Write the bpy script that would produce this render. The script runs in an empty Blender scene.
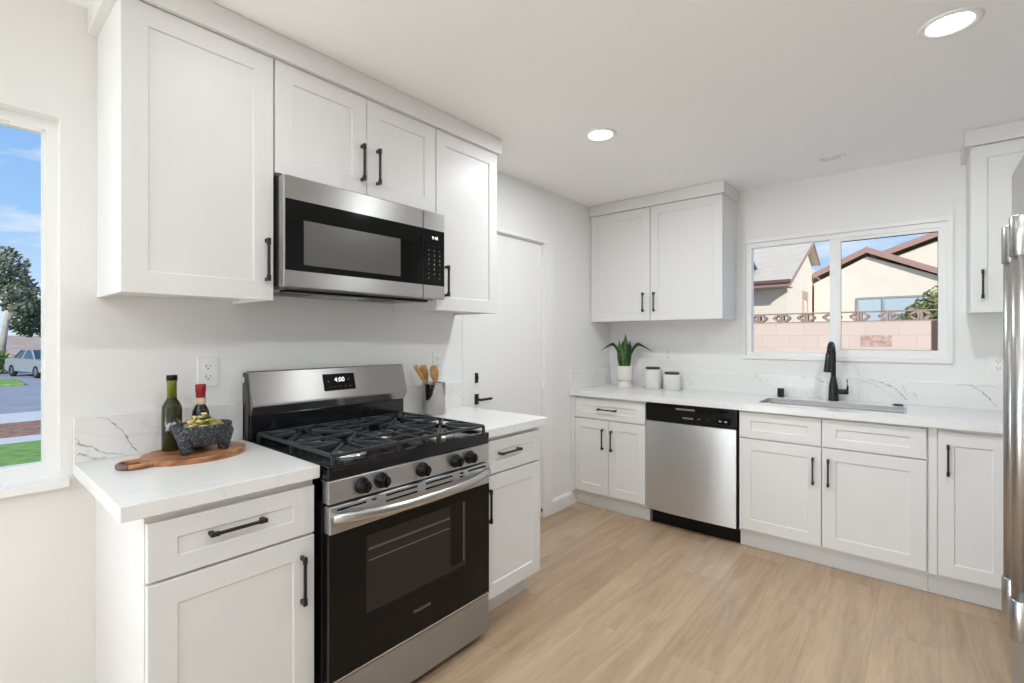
import bpy, bmesh, math, random
from mathutils import Vector, Matrix
random.seed(7)
S = bpy.context.scene
COL = S.collection
PI = math.pi

# ------------------------------------------------------------------ camera
D = 3.898          # distance of the sink wall
CH = 2.437         # ceiling height
RX = 3.12          # right wall
RY = -3.0          # rear wall
cam_d = bpy.data.cameras.new('camera')
cam = bpy.data.objects.new('camera', cam_d)
COL.objects.link(cam)
cam.location = (2.1398, 0.0, 1.3281)
cam.rotation_euler = (PI / 2, 0, 0.7018)
cam_d.sensor_width = 36.0
cam_d.lens = 36.0 * 483.3 / 1024.0
cam_d.shift_y = -0.0033
cam_d.clip_start = 0.05
cam_d.clip_end = 500
S.camera = cam

# ------------------------------------------------------------------ colour management
S.view_settings.view_transform = 'Standard'
S.view_settings.look = 'None'
S.view_settings.gamma = 1.0
S.view_settings.use_curve_mapping = False
S.view_settings.exposure = 0.56
S.cycles.max_bounces = 12
S.cycles.diffuse_bounces = 8
S.cycles.sample_clamp_indirect = 6.0

# ------------------------------------------------------------------ sky
W = bpy.data.worlds.new('sky')
S.world = W
W.use_nodes = True
nt = W.node_tree
nt.nodes.clear()
def wn(t): return nt.nodes.new(t)
w_out = wn('ShaderNodeOutputWorld'); w_bg = wn('ShaderNodeBackground')
w_tc = wn('ShaderNodeTexCoord'); w_sep = wn('ShaderNodeSeparateXYZ')
w_ramp = wn('ShaderNodeValToRGB')
w_ramp.color_ramp.elements[0].position = 0.0
w_ramp.color_ramp.elements[0].color = (0.72, 0.85, 0.99, 1)
w_ramp.color_ramp.elements[1].position = 0.55
w_ramp.color_ramp.elements[1].color = (0.16, 0.36, 0.85, 1)
e = w_ramp.color_ramp.elements.new(0.18); e.color = (0.36, 0.61, 0.97, 1)
w_map = wn('ShaderNodeMapping'); w_map.inputs['Scale'].default_value = (1.6, 1.6, 7.0)
w_noise = wn('ShaderNodeTexNoise'); w_noise.inputs['Scale'].default_value = 2.6
w_noise.inputs['Detail'].default_value = 6; w_noise.inputs['Roughness'].default_value = 0.62
w_cr = wn('ShaderNodeValToRGB')
w_cr.color_ramp.elements[0].position = 0.50; w_cr.color_ramp.elements[1].position = 0.74
w_mix = wn('ShaderNodeMix'); w_mix.data_type = 'RGBA'
w_mix.inputs['B'].default_value = (0.95, 0.97, 1.0, 1)
L = nt.links.new
L(w_tc.outputs['Generated'], w_sep.inputs[0]); L(w_sep.outputs['Z'], w_ramp.inputs[0])
L(w_tc.outputs['Generated'], w_map.inputs[0]); L(w_map.outputs[0], w_noise.inputs['Vector'])
L(w_noise.outputs['Fac'], w_cr.inputs[0]); L(w_cr.outputs[0], w_mix.inputs['Factor'])
L(w_ramp.outputs[0], w_mix.inputs['A']); L(w_mix.outputs['Result'], w_bg.inputs['Color'])
w_bg.inputs['Strength'].default_value = 0.70
L(w_bg.outputs[0], w_out.inputs['Surface'])

# ------------------------------------------------------------------ sun (low winter sun from the right)
sd = bpy.data.lights.new('sun', 'SUN'); sd.energy = 3.0; sd.angle = 0.009; sd.color = (1.0, 0.94, 0.85)
so = bpy.data.objects.new('sun', sd); COL.objects.link(so)
so.rotation_euler = Vector((-0.60, 0.62, -0.42)).to_track_quat('-Z', 'Y').to_euler()

# area lights: sky portal at the side window, added fill behind the camera
def rect_light(name, loc, rot, sx, sy, watts, col):
    a = bpy.data.lights.new(name, 'AREA'); a.shape = 'RECTANGLE'; a.size = sx; a.size_y = sy
    a.energy = watts; a.color = col
    o = bpy.data.objects.new(name, a); COL.objects.link(o)
    o.location = loc; o.rotation_euler = rot
    return o
LAMP_W = 10.0       # each recessed lamp at full brightness
portal = rect_light('window_portal', (-0.11, -0.57, 1.456), (0, -PI / 2, 0), 1.17, 1.63, 1, (1, 1, 1))
portal.data.cycles.is_portal = True
PY0, PY1, PZ1 = -2.75, -1.75, 2.08      # opening of the added patio door, unseen behind the camera
patio_fill = rect_light('added_fill_light', (-0.13, (PY0 + PY1) / 2, 1.05), (0, -PI / 2 - 0.38, 0), 1.95, 0.95, 150, (0.90, 0.96, 1.0))  # unseen area light added to brighten the room, tilted up to the ceiling

# ------------------------------------------------------------------ materials
def mat(name, col, rough=0.5, metal=0.0, **kw):
    m = bpy.data.materials.new(name); m.use_nodes = True
    b = m.node_tree.nodes['Principled BSDF']
    b.inputs['Base Color'].default_value = (*col, 1)
    b.inputs['Roughness'].default_value = rough
    b.inputs['Metallic'].default_value = metal
    for k, v in kw.items():
        b.inputs[k.replace('_', ' ')].default_value = v
    return m
def N(m, t): return m.node_tree.nodes.new(t)
def LK(m, a, b): m.node_tree.links.new(a, b)
def B(m): return m.node_tree.nodes['Principled BSDF']
def noise(m, scale, detail=4, coord='Object', stretch=None):
    tc = N(m, 'ShaderNodeTexCoord'); n = N(m, 'ShaderNodeTexNoise')
    n.inputs['Scale'].default_value = scale; n.inputs['Detail'].default_value = detail
    if stretch:
        mp = N(m, 'ShaderNodeMapping'); mp.inputs['Scale'].default_value = stretch
        LK(m, tc.outputs[coord], mp.inputs[0]); LK(m, mp.outputs[0], n.inputs['Vector'])
    else:
        LK(m, tc.outputs[coord], n.inputs['Vector'])
    return n
def ramp(m, src, stops):
    r = N(m, 'ShaderNodeValToRGB'); cr = r.color_ramp
    cr.elements[0].position, cr.elements[0].color = stops[0][0], (*stops[0][1], 1)
    cr.elements[1].position, cr.elements[1].color = stops[-1][0], (*stops[-1][1], 1)
    for p, c in stops[1:-1]:
        el = cr.elements.new(p); el.color = (*c, 1)
    LK(m, src, r.inputs[0]); return r
def bump(m, src, strength, dist=0.002):
    b = N(m, 'ShaderNodeBump'); b.inputs['Strength'].default_value = strength
    b.inputs['Distance'].default_value = dist
    LK(m, src, b.inputs['Height']); LK(m, b.outputs[0], B(m).inputs['Normal'])
def mottled(name, stops, scale, rough, bstr=0.0, detail=4, metal=0, dist=0.002, stretch=None, coord='Object'):
    m = mat(name, (1, 1, 1), rough, metal)
    n = noise(m, scale, detail, coord, stretch)
    r = ramp(m, n.outputs['Fac'], stops); LK(m, r.outputs[0], B(m).inputs['Base Color'])
    if bstr: bump(m, n.outputs['Fac'], bstr, dist)
    return m

M = {}
M['wall'] = mottled('wall_paint', [(0.3, (0.80, 0.796, 0.782)), (0.7, (0.815, 0.811, 0.797))], 2.0, 0.55)
_n = noise(M['wall'], 220, 2); bump(M['wall'], _n.outputs['Fac'], 0.06, 0.001)
M['bounce_grey'] = mat('bounce_cutting_grey', (0.38, 0.385, 0.39), 0.6)  # dark tone for out-of-view walls, weakens light bounced onto the range wall
M['ceiling'] = mottled('ceiling_paint', [(0.3, (0.92, 0.915, 0.905)), (0.7, (0.93, 0.925, 0.915))], 1.5, 0.7)
M['trim'] = mat('trim_paint', (0.83, 0.825, 0.81), 0.35)
M['cab'] = mottled('cabinet_paint', [(0.3, (0.74, 0.737, 0.723)), (0.7, (0.75, 0.747, 0.733))], 3.0, 0.40)
B(M['cab']).inputs['Specular IOR Level'].default_value = 0.3
M['vinyl'] = mat('window_vinyl', (0.84, 0.84, 0.83), 0.35)
M['black'] = mat('matte_black_metal', (0.012, 0.012, 0.012), 0.42, 0.0)
M['enamel'] = mat('black_enamel', (0.010, 0.010, 0.011), 0.14)
M['blackplastic'] = mat('black_plastic', (0.006, 0.006, 0.006), 0.22, 0.0, Specular_IOR_Level=0.2)
M['glassblack'] = mat('black_glass', (0.005, 0.005, 0.005), 0.06, 0.0, Specular_IOR_Level=0.22)
M['glassgrey'] = mat('oven_window_glass', (0.022, 0.020, 0.018), 0.08, 0.0, Specular_IOR_Level=0.3)
M['mwmesh'] = mat('microwave_window_mesh', (0.10, 0.097, 0.091), 0.25)
M['iron'] = mottled('cast_iron', [(0.3, (0.020, 0.020, 0.023)), (0.7, (0.036, 0.037, 0.042))], 60, 0.34, 0.15)
M['alu'] = mat('burner_aluminium', (0.62, 0.62, 0.62), 0.3, 1.0)
M['darkgrey'] = mat('dark_grey_steel', (0.055, 0.056, 0.054), 0.4, 0.3)
M['greypaint'] = mat('grey_painted_steel', (0.36, 0.355, 0.345), 0.4, 0.4)
M['white_plastic'] = mat('white_plastic', (0.83, 0.83, 0.815), 0.3)
M['slot'] = mat('socket_slots', (0.10, 0.10, 0.10), 0.5)
M['display'] = mat('display_digits', (0.8, 0.85, 0.88), 0.4); B(M['display']).inputs['Emission Color'].default_value = (0.85, 0.93, 1, 1); B(M['display']).inputs['Emission Strength'].default_value = 0.8
M['print'] = mat('grey_print', (0.42, 0.42, 0.42), 0.5)
M['printdim'] = mat('dim_print', (0.19, 0.185, 0.18), 0.5)

def stainless(name, col, rough, aniso=0.75):
    m = mat(name, col, rough, 1.0)
    b = B(m); b.inputs['Anisotropic'].default_value = aniso; b.inputs['Anisotropic Rotation'].default_value = 0.25
    tg = N(m, 'ShaderNodeTangent'); tg.direction_type = 'UV_MAP'; tg.uv_map = 'UVMap'
    LK(m, tg.outputs[0], b.inputs['Tangent'])
    n = noise(m, 1.0, 3, 'UV', (4.0, 900.0, 1.0))
    r = ramp(m, n.outputs['Fac'], [(0.3, tuple(c * 0.94 for c in col)), (0.7, tuple(min(1, c * 1.05) for c in col))])
    LK(m, r.outputs[0], b.inputs['Base Color'])
    return m
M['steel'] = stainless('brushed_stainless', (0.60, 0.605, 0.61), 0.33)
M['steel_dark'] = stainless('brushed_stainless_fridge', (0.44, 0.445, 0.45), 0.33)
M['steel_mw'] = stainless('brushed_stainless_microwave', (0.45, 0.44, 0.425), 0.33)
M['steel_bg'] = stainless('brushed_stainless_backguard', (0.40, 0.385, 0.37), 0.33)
M['steel_sink'] = mat('sink_steel', (0.66, 0.655, 0.64), 0.42, 1.0)
M['crock'] = mat('crock_steel', (0.43, 0.42, 0.405), 0.13, 1.0)
M['steel_handle'] = mat('handle_steel', (0.46, 0.455, 0.445), 0.30, 1.0)
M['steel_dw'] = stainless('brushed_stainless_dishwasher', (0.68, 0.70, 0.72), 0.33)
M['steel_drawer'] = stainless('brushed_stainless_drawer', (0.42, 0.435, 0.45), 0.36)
M['chrome'] = mat('polished_steel', (0.66, 0.65, 0.63), 0.16, 1.0)
M['steel_plain'] = mat('satin_steel', (0.58, 0.57, 0.55), 0.28, 1.0)

# white quartz with faint veins
m = mat('white_quartz', (0.84, 0.84, 0.825), 0.20, 0.0, Specular_IOR_Level=0.4); M['quartz'] = m
n1 = noise(m, 2.2, 5); tc = N(m, 'ShaderNodeTexCoord'); mx = N(m, 'ShaderNodeMix'); mx.data_type = 'RGBA'; mx.inputs['Factor'].default_value = 0.35
LK(m, tc.outputs['Object'], mx.inputs['A']); LK(m, n1.outputs['Color'], mx.inputs['B'])
n2 = N(m, 'ShaderNodeTexNoise'); n2.inputs['Scale'].default_value = 2.4; n2.inputs['Detail'].default_value = 3
LK(m, mx.outputs['Result'], n2.inputs['Vector'])
r = ramp(m, n2.outputs['Fac'], [(0.0, (0.79, 0.788, 0.775)), (0.492, (0.79, 0.788, 0.775)), (0.5, (0.74, 0.735, 0.72)), (0.508, (0.79, 0.788, 0.775)), (1.0, (0.795, 0.793, 0.78))])
LK(m, r.outputs[0], B(m).inputs['Base Color'])
M['vein'] = mottled('quartz_vein', [(0.38, (0.36, 0.355, 0.345)), (0.62, (0.70, 0.69, 0.675))], 70, 0.15)
M['veinsoft'] = mottled('quartz_soft_vein', [(0.38, (0.55, 0.54, 0.525)), (0.62, (0.77, 0.765, 0.75))], 60, 0.15)

# floor planks
m = mat('oak_plank_floor', (0.5, 0.36, 0.25), 0.36); M['floor'] = m
tc = N(m, 'ShaderNodeTexCoord')
mp = N(m, 'ShaderNodeMapping'); mp.inputs['Rotation'].default_value = (0, 0, PI / 2); mp.inputs['Location'].default_value = (0.31, 0.05, 0)
LK(m, tc.outputs['Object'], mp.inputs[0])
br = N(m, 'ShaderNodeTexBrick')
br.inputs['Scale'].default_value = 1.0; br.inputs['Brick Width'].default_value = 1.22; br.inputs['Row Height'].default_value = 0.225
br.inputs['Mortar Size'].default_value = 0.0008; br.inputs['Mortar Smooth'].default_value = 0.3; br.inputs['Bias'].default_value = 0.0
br.offset = 0.37; br.offset_frequency = 2; br.squash = 1.0
br.inputs['Color1'].default_value = (0, 0, 0, 1); br.inputs['Color2'].default_value = (1, 1, 1, 1); br.inputs['Mortar'].default_value = (0.5, 0.5, 0.5, 1)
LK(m, mp.outputs[0], br.inputs['Vector'])
pr = ramp(m, br.outputs['Color'], [(0.0, (0.39, 0.272, 0.175)), (0.5, (0.445, 0.318, 0.211)), (1.0, (0.485, 0.355, 0.244))])
off = N(m, 'ShaderNodeVectorMath'); off.operation = 'MULTIPLY_ADD'
LK(m, br.outputs['Color'], off.inputs[0]); off.inputs[1].default_value = (7, 13, 5); 
mp2 = N(m, 'ShaderNodeMapping'); mp2.inputs['Scale'].default_value = (11.0, 1.0, 1.0)
LK(m, tc.outputs['Object'], mp2.inputs[0]); LK(m, mp2.outputs[0], off.inputs[2])
g1 = N(m, 'ShaderNodeTexNoise'); g1.inputs['Scale'].default_value = 1.5; g1.inputs['Detail'].default_value = 7; g1.inputs['Roughness'].default_value = 0.62; g1.inputs['Distortion'].default_value = 0.7
LK(m, off.outputs[0], g1.inputs['Vector'])
gr = ramp(m, g1.outputs['Fac'], [(0.28, (0.80, 0.77, 0.735)), (0.5, (1.0, 0.99, 0.98)), (0.72, (1.18, 1.19, 1.2))])
ml = N(m, 'ShaderNodeMix'); ml.data_type = 'RGBA'; ml.blend_type = 'MULTIPLY'; ml.inputs['Factor'].default_value = 1.0
LK(m, pr.outputs[0], ml.inputs['A']); LK(m, gr.outputs[0], ml.inputs['B'])
g3 = N(m, 'ShaderNodeTexNoise'); g3.inputs['Scale'].default_value = 9.0; g3.inputs['Detail'].default_value = 5
mp3 = N(m, 'ShaderNodeMapping'); mp3.inputs['Scale'].default_value = (9.0, 0.7, 1.0)
LK(m, tc.outputs['Object'], mp3.inputs[0]); LK(m, mp3.outputs[0], g3.inputs['Vector'])
gr3 = ramp(m, g3.outputs['Fac'], [(0.3, (0.93, 0.925, 0.92)), (0.7, (1.05, 1.05, 1.05))])
ml3 = N(m, 'ShaderNodeMix'); ml3.data_type = 'RGBA'; ml3.blend_type = 'MULTIPLY'; ml3.inputs['Factor'].default_value = 1.0
LK(m, ml.outputs['Result'], ml3.inputs['A']); LK(m, gr3.outputs[0], ml3.inputs['B'])
mm = N(m, 'ShaderNodeMix'); mm.data_type = 'RGBA'; mm.inputs['B'].default_value = (0.33, 0.235, 0.16, 1)
LK(m, br.outputs['Fac'], mm.inputs['Factor']); LK(m, ml3.outputs['Result'], mm.inputs['A'])
LK(m, mm.outputs['Result'], B(m).inputs['Base Color'])
bump(m, g1.outputs['Fac'], 0.05, 0.002)

# clear window glass (clear film plus a weak mirror)
m = bpy.data.materials.new('clear_glass'); m.use_nodes = True; M['pane'] = m
m.node_tree.nodes.clear()
o_ = N(m, 'ShaderNodeOutputMaterial'); t_ = N(m, 'ShaderNodeBsdfTransparent'); g_ = N(m, 'ShaderNodeBsdfGlossy'); x_ = N(m, 'ShaderNodeMixShader')
t_.inputs[0].default_value = (0.97, 0.98, 0.98, 1); g_.inputs['Roughness'].default_value = 0.3; x_.inputs[0].default_value = 0.0006
LK(m, t_.outputs[0], x_.inputs[1]); LK(m, g_.outputs[0], x_.inputs[2]); LK(m, x_.outputs[0], o_.inputs[0])

m = mat('lamp_lens', (1, 1, 1), 0.4); M['lens'] = m
B(m).inputs['Emission Color'].default_value = (1, 0.98, 0.95, 1); B(m).inputs['Emission Strength'].default_value = 6.0

def wood(name, a, b_, scale=6, rough=0.4, stretch=(8, 1, 8)):
    return mottled(name, [(0.32, a), (0.68, b_)], scale, rough, 0.05, 6, stretch=stretch)
M['board'] = wood('acacia_board', (0.19, 0.068, 0.028), (0.56, 0.27, 0.115), 7.0, 0.38, (7, 1.0, 7))
M['boardedge'] = wood('dark_board_tip', (0.10, 0.045, 0.035), (0.22, 0.12, 0.10), 8)
M['spoon'] = wood('beech_spoon', (0.42, 0.20, 0.07), (0.62, 0.34, 0.14), 9, 0.5)
M['walnut'] = wood('walnut_lid', (0.035, 0.013, 0.008), (0.075, 0.03, 0.018), 20, 0.5)
M['lava'] = mottled('lava_stone', [(0.35, (0.014, 0.015, 0.018)), (0.54, (0.05, 0.053, 0.060)), (0.70, (0.15, 0.155, 0.17))], 140, 0.85, 0.9, 4, dist=0.004)
M['ceramic'] = mat('cream_ceramic', (0.74, 0.70, 0.65), 0.45)
M['canister'] = mat('white_ceramic', (0.74, 0.73, 0.71), 0.35)
M['soil'] = mottled('soil', [(0.3, (0.03, 0.02, 0.015)), (0.7, (0.08, 0.055, 0.04))], 90, 0.9, 0.6)
M['leaf'] = mottled('succulent_leaf', [(0.32, (0.030, 0.085, 0.018)), (0.62, (0.085, 0.19, 0.045))], 28, 0.4, 0, 3)
M['leafdark'] = mottled('dark_succulent_leaf', [(0.3, (0.010, 0.026, 0.010)), (0.7, (0.03, 0.06, 0.02))], 30, 0.4)
M['oliveglass'] = mat('olive_bottle_glass', (0.030, 0.034, 0.006), 0.04, 0.0, Transmission_Weight=0.2, IOR=1.45)
M['oliveneck'] = mat('olive_bottle_neck', (0.20, 0.21, 0.025), 0.06, 0.0, Transmission_Weight=0.2, IOR=1.45)
M['darkglass'] = mat('dark_vinegar_glass', (0.010, 0.008, 0.014), 0.05)
M['redfoil'] = mat('red_foil', (0.32, 0.012, 0.02), 0.3)
M['cream'] = mat('cream_label', (0.70, 0.58, 0.38), 0.55)
M['labelprint'] = mottled('printed_bottle_label', [(0.40, (0.03, 0.03, 0.025)), (0.50, (0.10, 0.12, 0.14)), (0.58, (0.45, 0.46, 0.44))], 70, 0.5)
M['label_dark'] = mottled('vinegar_label', [(0.42, (0.62, 0.47, 0.27)), (0.5, (0.75, 0.66, 0.48)), (0.6, (0.42, 0.17, 0.08))], 60, 0.55)
M['food1'] = mat('avocado_green', (0.36, 0.38, 0.10), 0.45)
M['food2'] = mat('pale_yellow_food', (0.68, 0.55, 0.26), 0.45)
M['food3'] = mat('red_pepper', (0.50, 0.16, 0.05), 0.4)
M['food4'] = mat('dark_green_food', (0.06, 0.11, 0.03), 0.5)
# outside
M['stucco'] = mottled('cream_stucco', [(0.3, (0.74, 0.67, 0.57)), (0.7, (0.79, 0.72, 0.62))], 4, 0.9)
M['shingle'] = mottled('pale_shingle', [(0.35, (0.58, 0.50, 0.39)), (0.65, (0.72, 0.63, 0.50))], 7, 0.95, 0, 5, stretch=(0.7, 5, 5))
M['fascia'] = mat('brown_fascia', (0.40, 0.245, 0.205), 0.6)
M['fasciadark'] = mat('dark_gutter', (0.16, 0.085, 0.07), 0.6)
M['soffit'] = mat('soffit_board', (0.42, 0.34, 0.27), 0.8)
m = mat('pink_block', (0.6, 0.45, 0.36), 0.9); M['block'] = m
tc = N(m, 'ShaderNodeTexCoord'); bk = N(m, 'ShaderNodeTexBrick'); mpb = N(m, 'ShaderNodeMapping'); mpb.inputs['Rotation'].default_value = (PI / 2, 0, 0)
LK(m, tc.outputs['Object'], mpb.inputs[0]); LK(m, mpb.outputs[0], bk.inputs['Vector'])
bk.inputs['Scale'].default_value = 1; bk.inputs['Brick Width'].default_value = 0.40; bk.inputs['Row Height'].default_value = 0.19; bk.inputs['Mortar Size'].default_value = 0.006
bk.inputs['Color1'].default_value = (0.70, 0.55, 0.44, 1); bk.inputs['Color2'].default_value = (0.66, 0.51, 0.41, 1); bk.inputs['Mortar'].default_value = (0.60, 0.465, 0.375, 1)
LK(m, bk.outputs['Color'], B(m).inputs['Base Color'])
M['breeze'] = mottled('breeze_concrete', [(0.3, (0.34, 0.24, 0.19)), (0.7, (0.44, 0.32, 0.26))], 12, 0.9)
M['patch'] = mottled('worn_block', [(0.35, (0.42, 0.26, 0.20)), (0.65, (0.62, 0.45, 0.37))], 18, 0.9)
M['rust'] = mat('dark_post', (0.10, 0.055, 0.045), 0.7)
M['outglass'] = mat('house_window_glass', (0.46, 0.56, 0.62), 0.1)
M['aluwin'] = mat('grey_window_frame', (0.45, 0.47, 0.48), 0.4, 0.5)
M['bluewall'] = mat('dark_blue_eave', (0.035, 0.055, 0.11), 0.6)
M['bush'] = mottled('bush_leaf', [(0.3, (0.15, 0.18, 0.05)), (0.7, (0.42, 0.43, 0.15))], 9, 0.7)
M['tree'] = mottled('tree_leaf', [(0.3, (0.08, 0.10, 0.065)), (0.7, (0.22, 0.25, 0.16))], 2, 0.8)
M['treedark'] = mottled('dark_tree_leaf', [(0.3, (0.05, 0.075, 0.035)), (0.7, (0.14, 0.17, 0.08))], 2, 0.8)
M['hedge'] = mottled('hedge_leaf', [(0.3, (0.07, 0.12, 0.03)), (0.7, (0.18, 0.25, 0.08))], 4, 0.8)
M['bark'] = mottled('pale_bark', [(0.3, (0.32, 0.29, 0.26)), (0.7, (0.55, 0.51, 0.46))], 3, 0.9)
M['lawn'] = mottled('lawn_grass', [(0.3, (0.14, 0.28, 0.045)), (0.7, (0.27, 0.44, 0.10))], 6, 0.9)
M['mulch'] = mottled('bark_mulch', [(0.3, (0.20, 0.10, 0.06)), (0.7, (0.44, 0.26, 0.17))], 9, 0.95)
M['concrete'] = mottled('concrete_path', [(0.3, (0.62, 0.60, 0.56)), (0.7, (0.70, 0.68, 0.64))], 3, 0.9)
M['asphalt'] = mottled('asphalt', [(0.3, (0.29, 0.30, 0.33)), (0.7, (0.36, 0.37, 0.40))], 1.2, 0.9)
M['carpaint'] = mat('silver_car_paint', (0.42, 0.47, 0.52), 0.25, 0.3)
M['carglass'] = mat('car_glass', (0.04, 0.06, 0.075), 0.06)
M['tyre'] = mat('tyre_rubber', (0.015, 0.015, 0.015), 0.7)
M['hill'] = mottled('dry_bank', [(0.3, (0.42, 0.31, 0.22)), (0.7, (0.55, 0.43, 0.33))], 1, 0.9)

# ------------------------------------------------------------------ mesh builder
class MB:
    def __init__(s, T=None):
        s.bm = bmesh.new(); s.T = T or Matrix.Identity(4); s.mi = 0; s.sm = False
    def _fin(s, verts, faces):
        for v in verts: v.co = s.T @ v.co
        for f in faces: f.material_index = s.mi; f.smooth = s.sm
    def box(s, x0, x1, y0, y1, z0, z1, bev=0.0, seg=2):
        b = bmesh.new()
        bmesh.ops.create_cube(b, size=1.0)
        for v in b.verts:
            v.co = Vector(((x0 + x1) / 2 + v.co.x * (x1 - x0), (y0 + y1) / 2 + v.co.y * (y1 - y0), (z0 + z1) / 2 + v.co.z * (z1 - z0)))
        if bev: bmesh.ops.bevel(b, geom=b.edges[:] , offset=bev, segments=seg, affect='EDGES', profile=0.5)
        s._take(b); return s
    def _take(s, b):
        vm = {}
        for v in b.verts: vm[v] = s.bm.verts.new(s.T @ v.co)
        for f in b.faces:
            try:
                g = s.bm.faces.new([vm[v] for v in f.verts]); g.material_index = s.mi; g.smooth = s.sm
            except ValueError: pass
        b.free()
    def poly(s, pts):
        vs = [s.bm.verts.new(s.T @ Vector(p)) for p in pts]
        f = s.bm.faces.new(vs); f.material_index = s.mi; f.smooth = s.sm; return s
    def bar(s, p0, p1, w, h, bev=0.0):
        p0, p1 = Vector(p0), Vector(p1); d = p1 - p0; ln = d.length
        q = d.to_track_quat('X', 'Z').to_matrix().to_4x4()
        old = s.T; s.T = old @ Matrix.Translation((p0 + p1) / 2) @ q
        s.box(-ln / 2, ln / 2, -w / 2, w / 2, -h / 2, h / 2, bev); s.T = old; return s
    def lathe(s, prof, c=(0, 0, 0), seg=32, axis='z', sx=1.0, sy=1.0):
        b = bmesh.new(); rings = []
        for r, z in prof:
            if r <= 1e-6: rings.append([b.verts.new((0, 0, z))])
            else: rings.append([b.verts.new((r * sx * math.cos(2 * PI * i / seg), r * sy * math.sin(2 * PI * i / seg), z)) for i in range(seg)])
        for a, d in zip(rings[:-1], rings[1:]):
            for i in range(seg):
                j = (i + 1) % seg
                if len(a) == 1 and len(d) == 1: continue
                if len(a) == 1: b.faces.new((a[0], d[i], d[j]))
                elif len(d) == 1: b.faces.new((a[i], a[j], d[0]))
                else: b.faces.new((a[i], a[j], d[j], d[i]))
        R = Matrix.Identity(4)
        if axis == 'x': R = Matrix.Rotation(PI / 2, 4, 'Y')
        if axis == 'y': R = Matrix.Rotation(-PI / 2, 4, 'X')
        old = s.T; s.T = old @ Matrix.Translation(c) @ R
        sm = s.sm; s.sm = True; s._take(b); s.sm = sm; s.T = old; return s
    def cyl(s, p0, p1, r, r2=None, seg=20):
        p0, p1 = Vector(p0), Vector(p1); d = p1 - p0
        q = d.to_track_quat('Z', 'Y').to_matrix().to_4x4()
        old = s.T; s.T = old @ Matrix.Translation(p0) @ q
        r2 = r if r2 is None else r2; e = min(r, r2) * 0.08; l = d.length
        s.lathe([(0, 0), (r - e, 0), (r, e), (r2, l - e), (r2 - e, l), (0, l)], seg=seg); s.T = old; return s
    def tube(s, pts, rad, seg=10, up=(0, 0, 1), ell=1.0, caps=True):
        pts = [Vector(p) for p in pts]; n = len(pts); b = bmesh.new(); rings = []
        up = Vector(up)
        for i, p in enumerate(pts):
            t = (pts[min(i + 1, n - 1)] - pts[max(i - 1, 0)]).normalized()
            side = t.cross(up)
            if side.length < 1e-4: side = t.cross(Vector((0, 1, 0.01)))
            side.normalize(); u2 = side.cross(t).normalized()
            r = rad[i] if isinstance(rad, (list, tuple)) else rad
            rings.append([b.verts.new(p + side * math.cos(2 * PI * k / seg) * r * ell + u2 * math.sin(2 * PI * k / seg) * r) for k in range(seg)])
        for a, d in zip(rings[:-1], rings[1:]):
            for k in range(seg):
                j = (k + 1) % seg; b.faces.new((a[k], a[j], d[j], d[k]))
        if caps:
            b.faces.new(rings[0][::-1]); b.faces.new(rings[-1])
        sm = s.sm; s.sm = True; s._take(b); s.sm = sm; return s
    def prism(s, poly, axis, a0, a1, bev=0.0):
        """poly: 2-D outline; axis 'x': (y,z), 'y': (x,z), 'z': (x,y)"""
        def P(p, a): return {'x': (a, p[0], p[1]), 'y': (p[0], a, p[1]), 'z': (p[0], p[1], a)}[axis]
        b = bmesh.new()
        lo = [b.verts.new(P(p, a0)) for p in poly]; hi = [b.verts.new(P(p, a1)) for p in poly]
        b.faces.new(lo[::-1]); b.faces.new(hi)
        for i in range(len(poly)):
            j = (i + 1) % len(poly); b.faces.new((lo[i], lo[j], hi[j], hi[i]))
        if bev: bmesh.ops.bevel(b, geom=b.edges[:], offset=bev, segments=2, affect='EDGES', profile=0.5)
        s._take(b); return s
    def ring(s, axis, a0, a1, o, i):
        """rectangular frame; o, i = (u0,u1,v0,v1)"""
        def bx(u0, u1, v0, v1):
            if axis == 'x': s.box(a0, a1, u0, u1, v0, v1)
            elif axis == 'y': s.box(u0, u1, a0, a1, v0, v1)
            else: s.box(u0, u1, v0, v1, a0, a1)
        bx(o[0], i[0], o[2], o[3]); bx(i[1], o[1], o[2], o[3]); bx(i[0], i[1], o[2], i[2]); bx(i[0], i[1], i[3], o[3]); return s
    def shaker(s, u0, u1, z0, z1, n0, n1, st=0.066, rail=0.066, dep=0.0055):
        """panel door in local (u, n, z): front at n1"""
        b = bmesh.new(); c = 0.0015
        def loop(m, n): return [b.verts.new(p) for p in ((u0 + m, n, z0 + m), (u1 - m, n, z0 + m), (u1 - m, n, z1 - m), (u0 + m, n, z1 - m))]
        def inner(m, n): return [b.verts.new(p) for p in ((u0 + st + m, n, z0 + rail + m), (u1 - st - m, n, z0 + rail + m), (u1 - st - m, n, z1 - rail - m), (u0 + st + m, n, z1 - rail - m))]
        Ls = [loop(0, n0), loop(0, n1 - c), loop(c, n1), inner(0, n1), inner(0.0035, n1 - dep)]
        for a, d in zip(Ls[:-1], Ls[1:]):
            for i in range(4):
                j = (i + 1) % 4; b.faces.new((a[i], a[j], d[j], d[i]))
        b.faces.new(Ls[0][::-1]); b.faces.new(Ls[-1])
        s._take(b); return s
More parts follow.
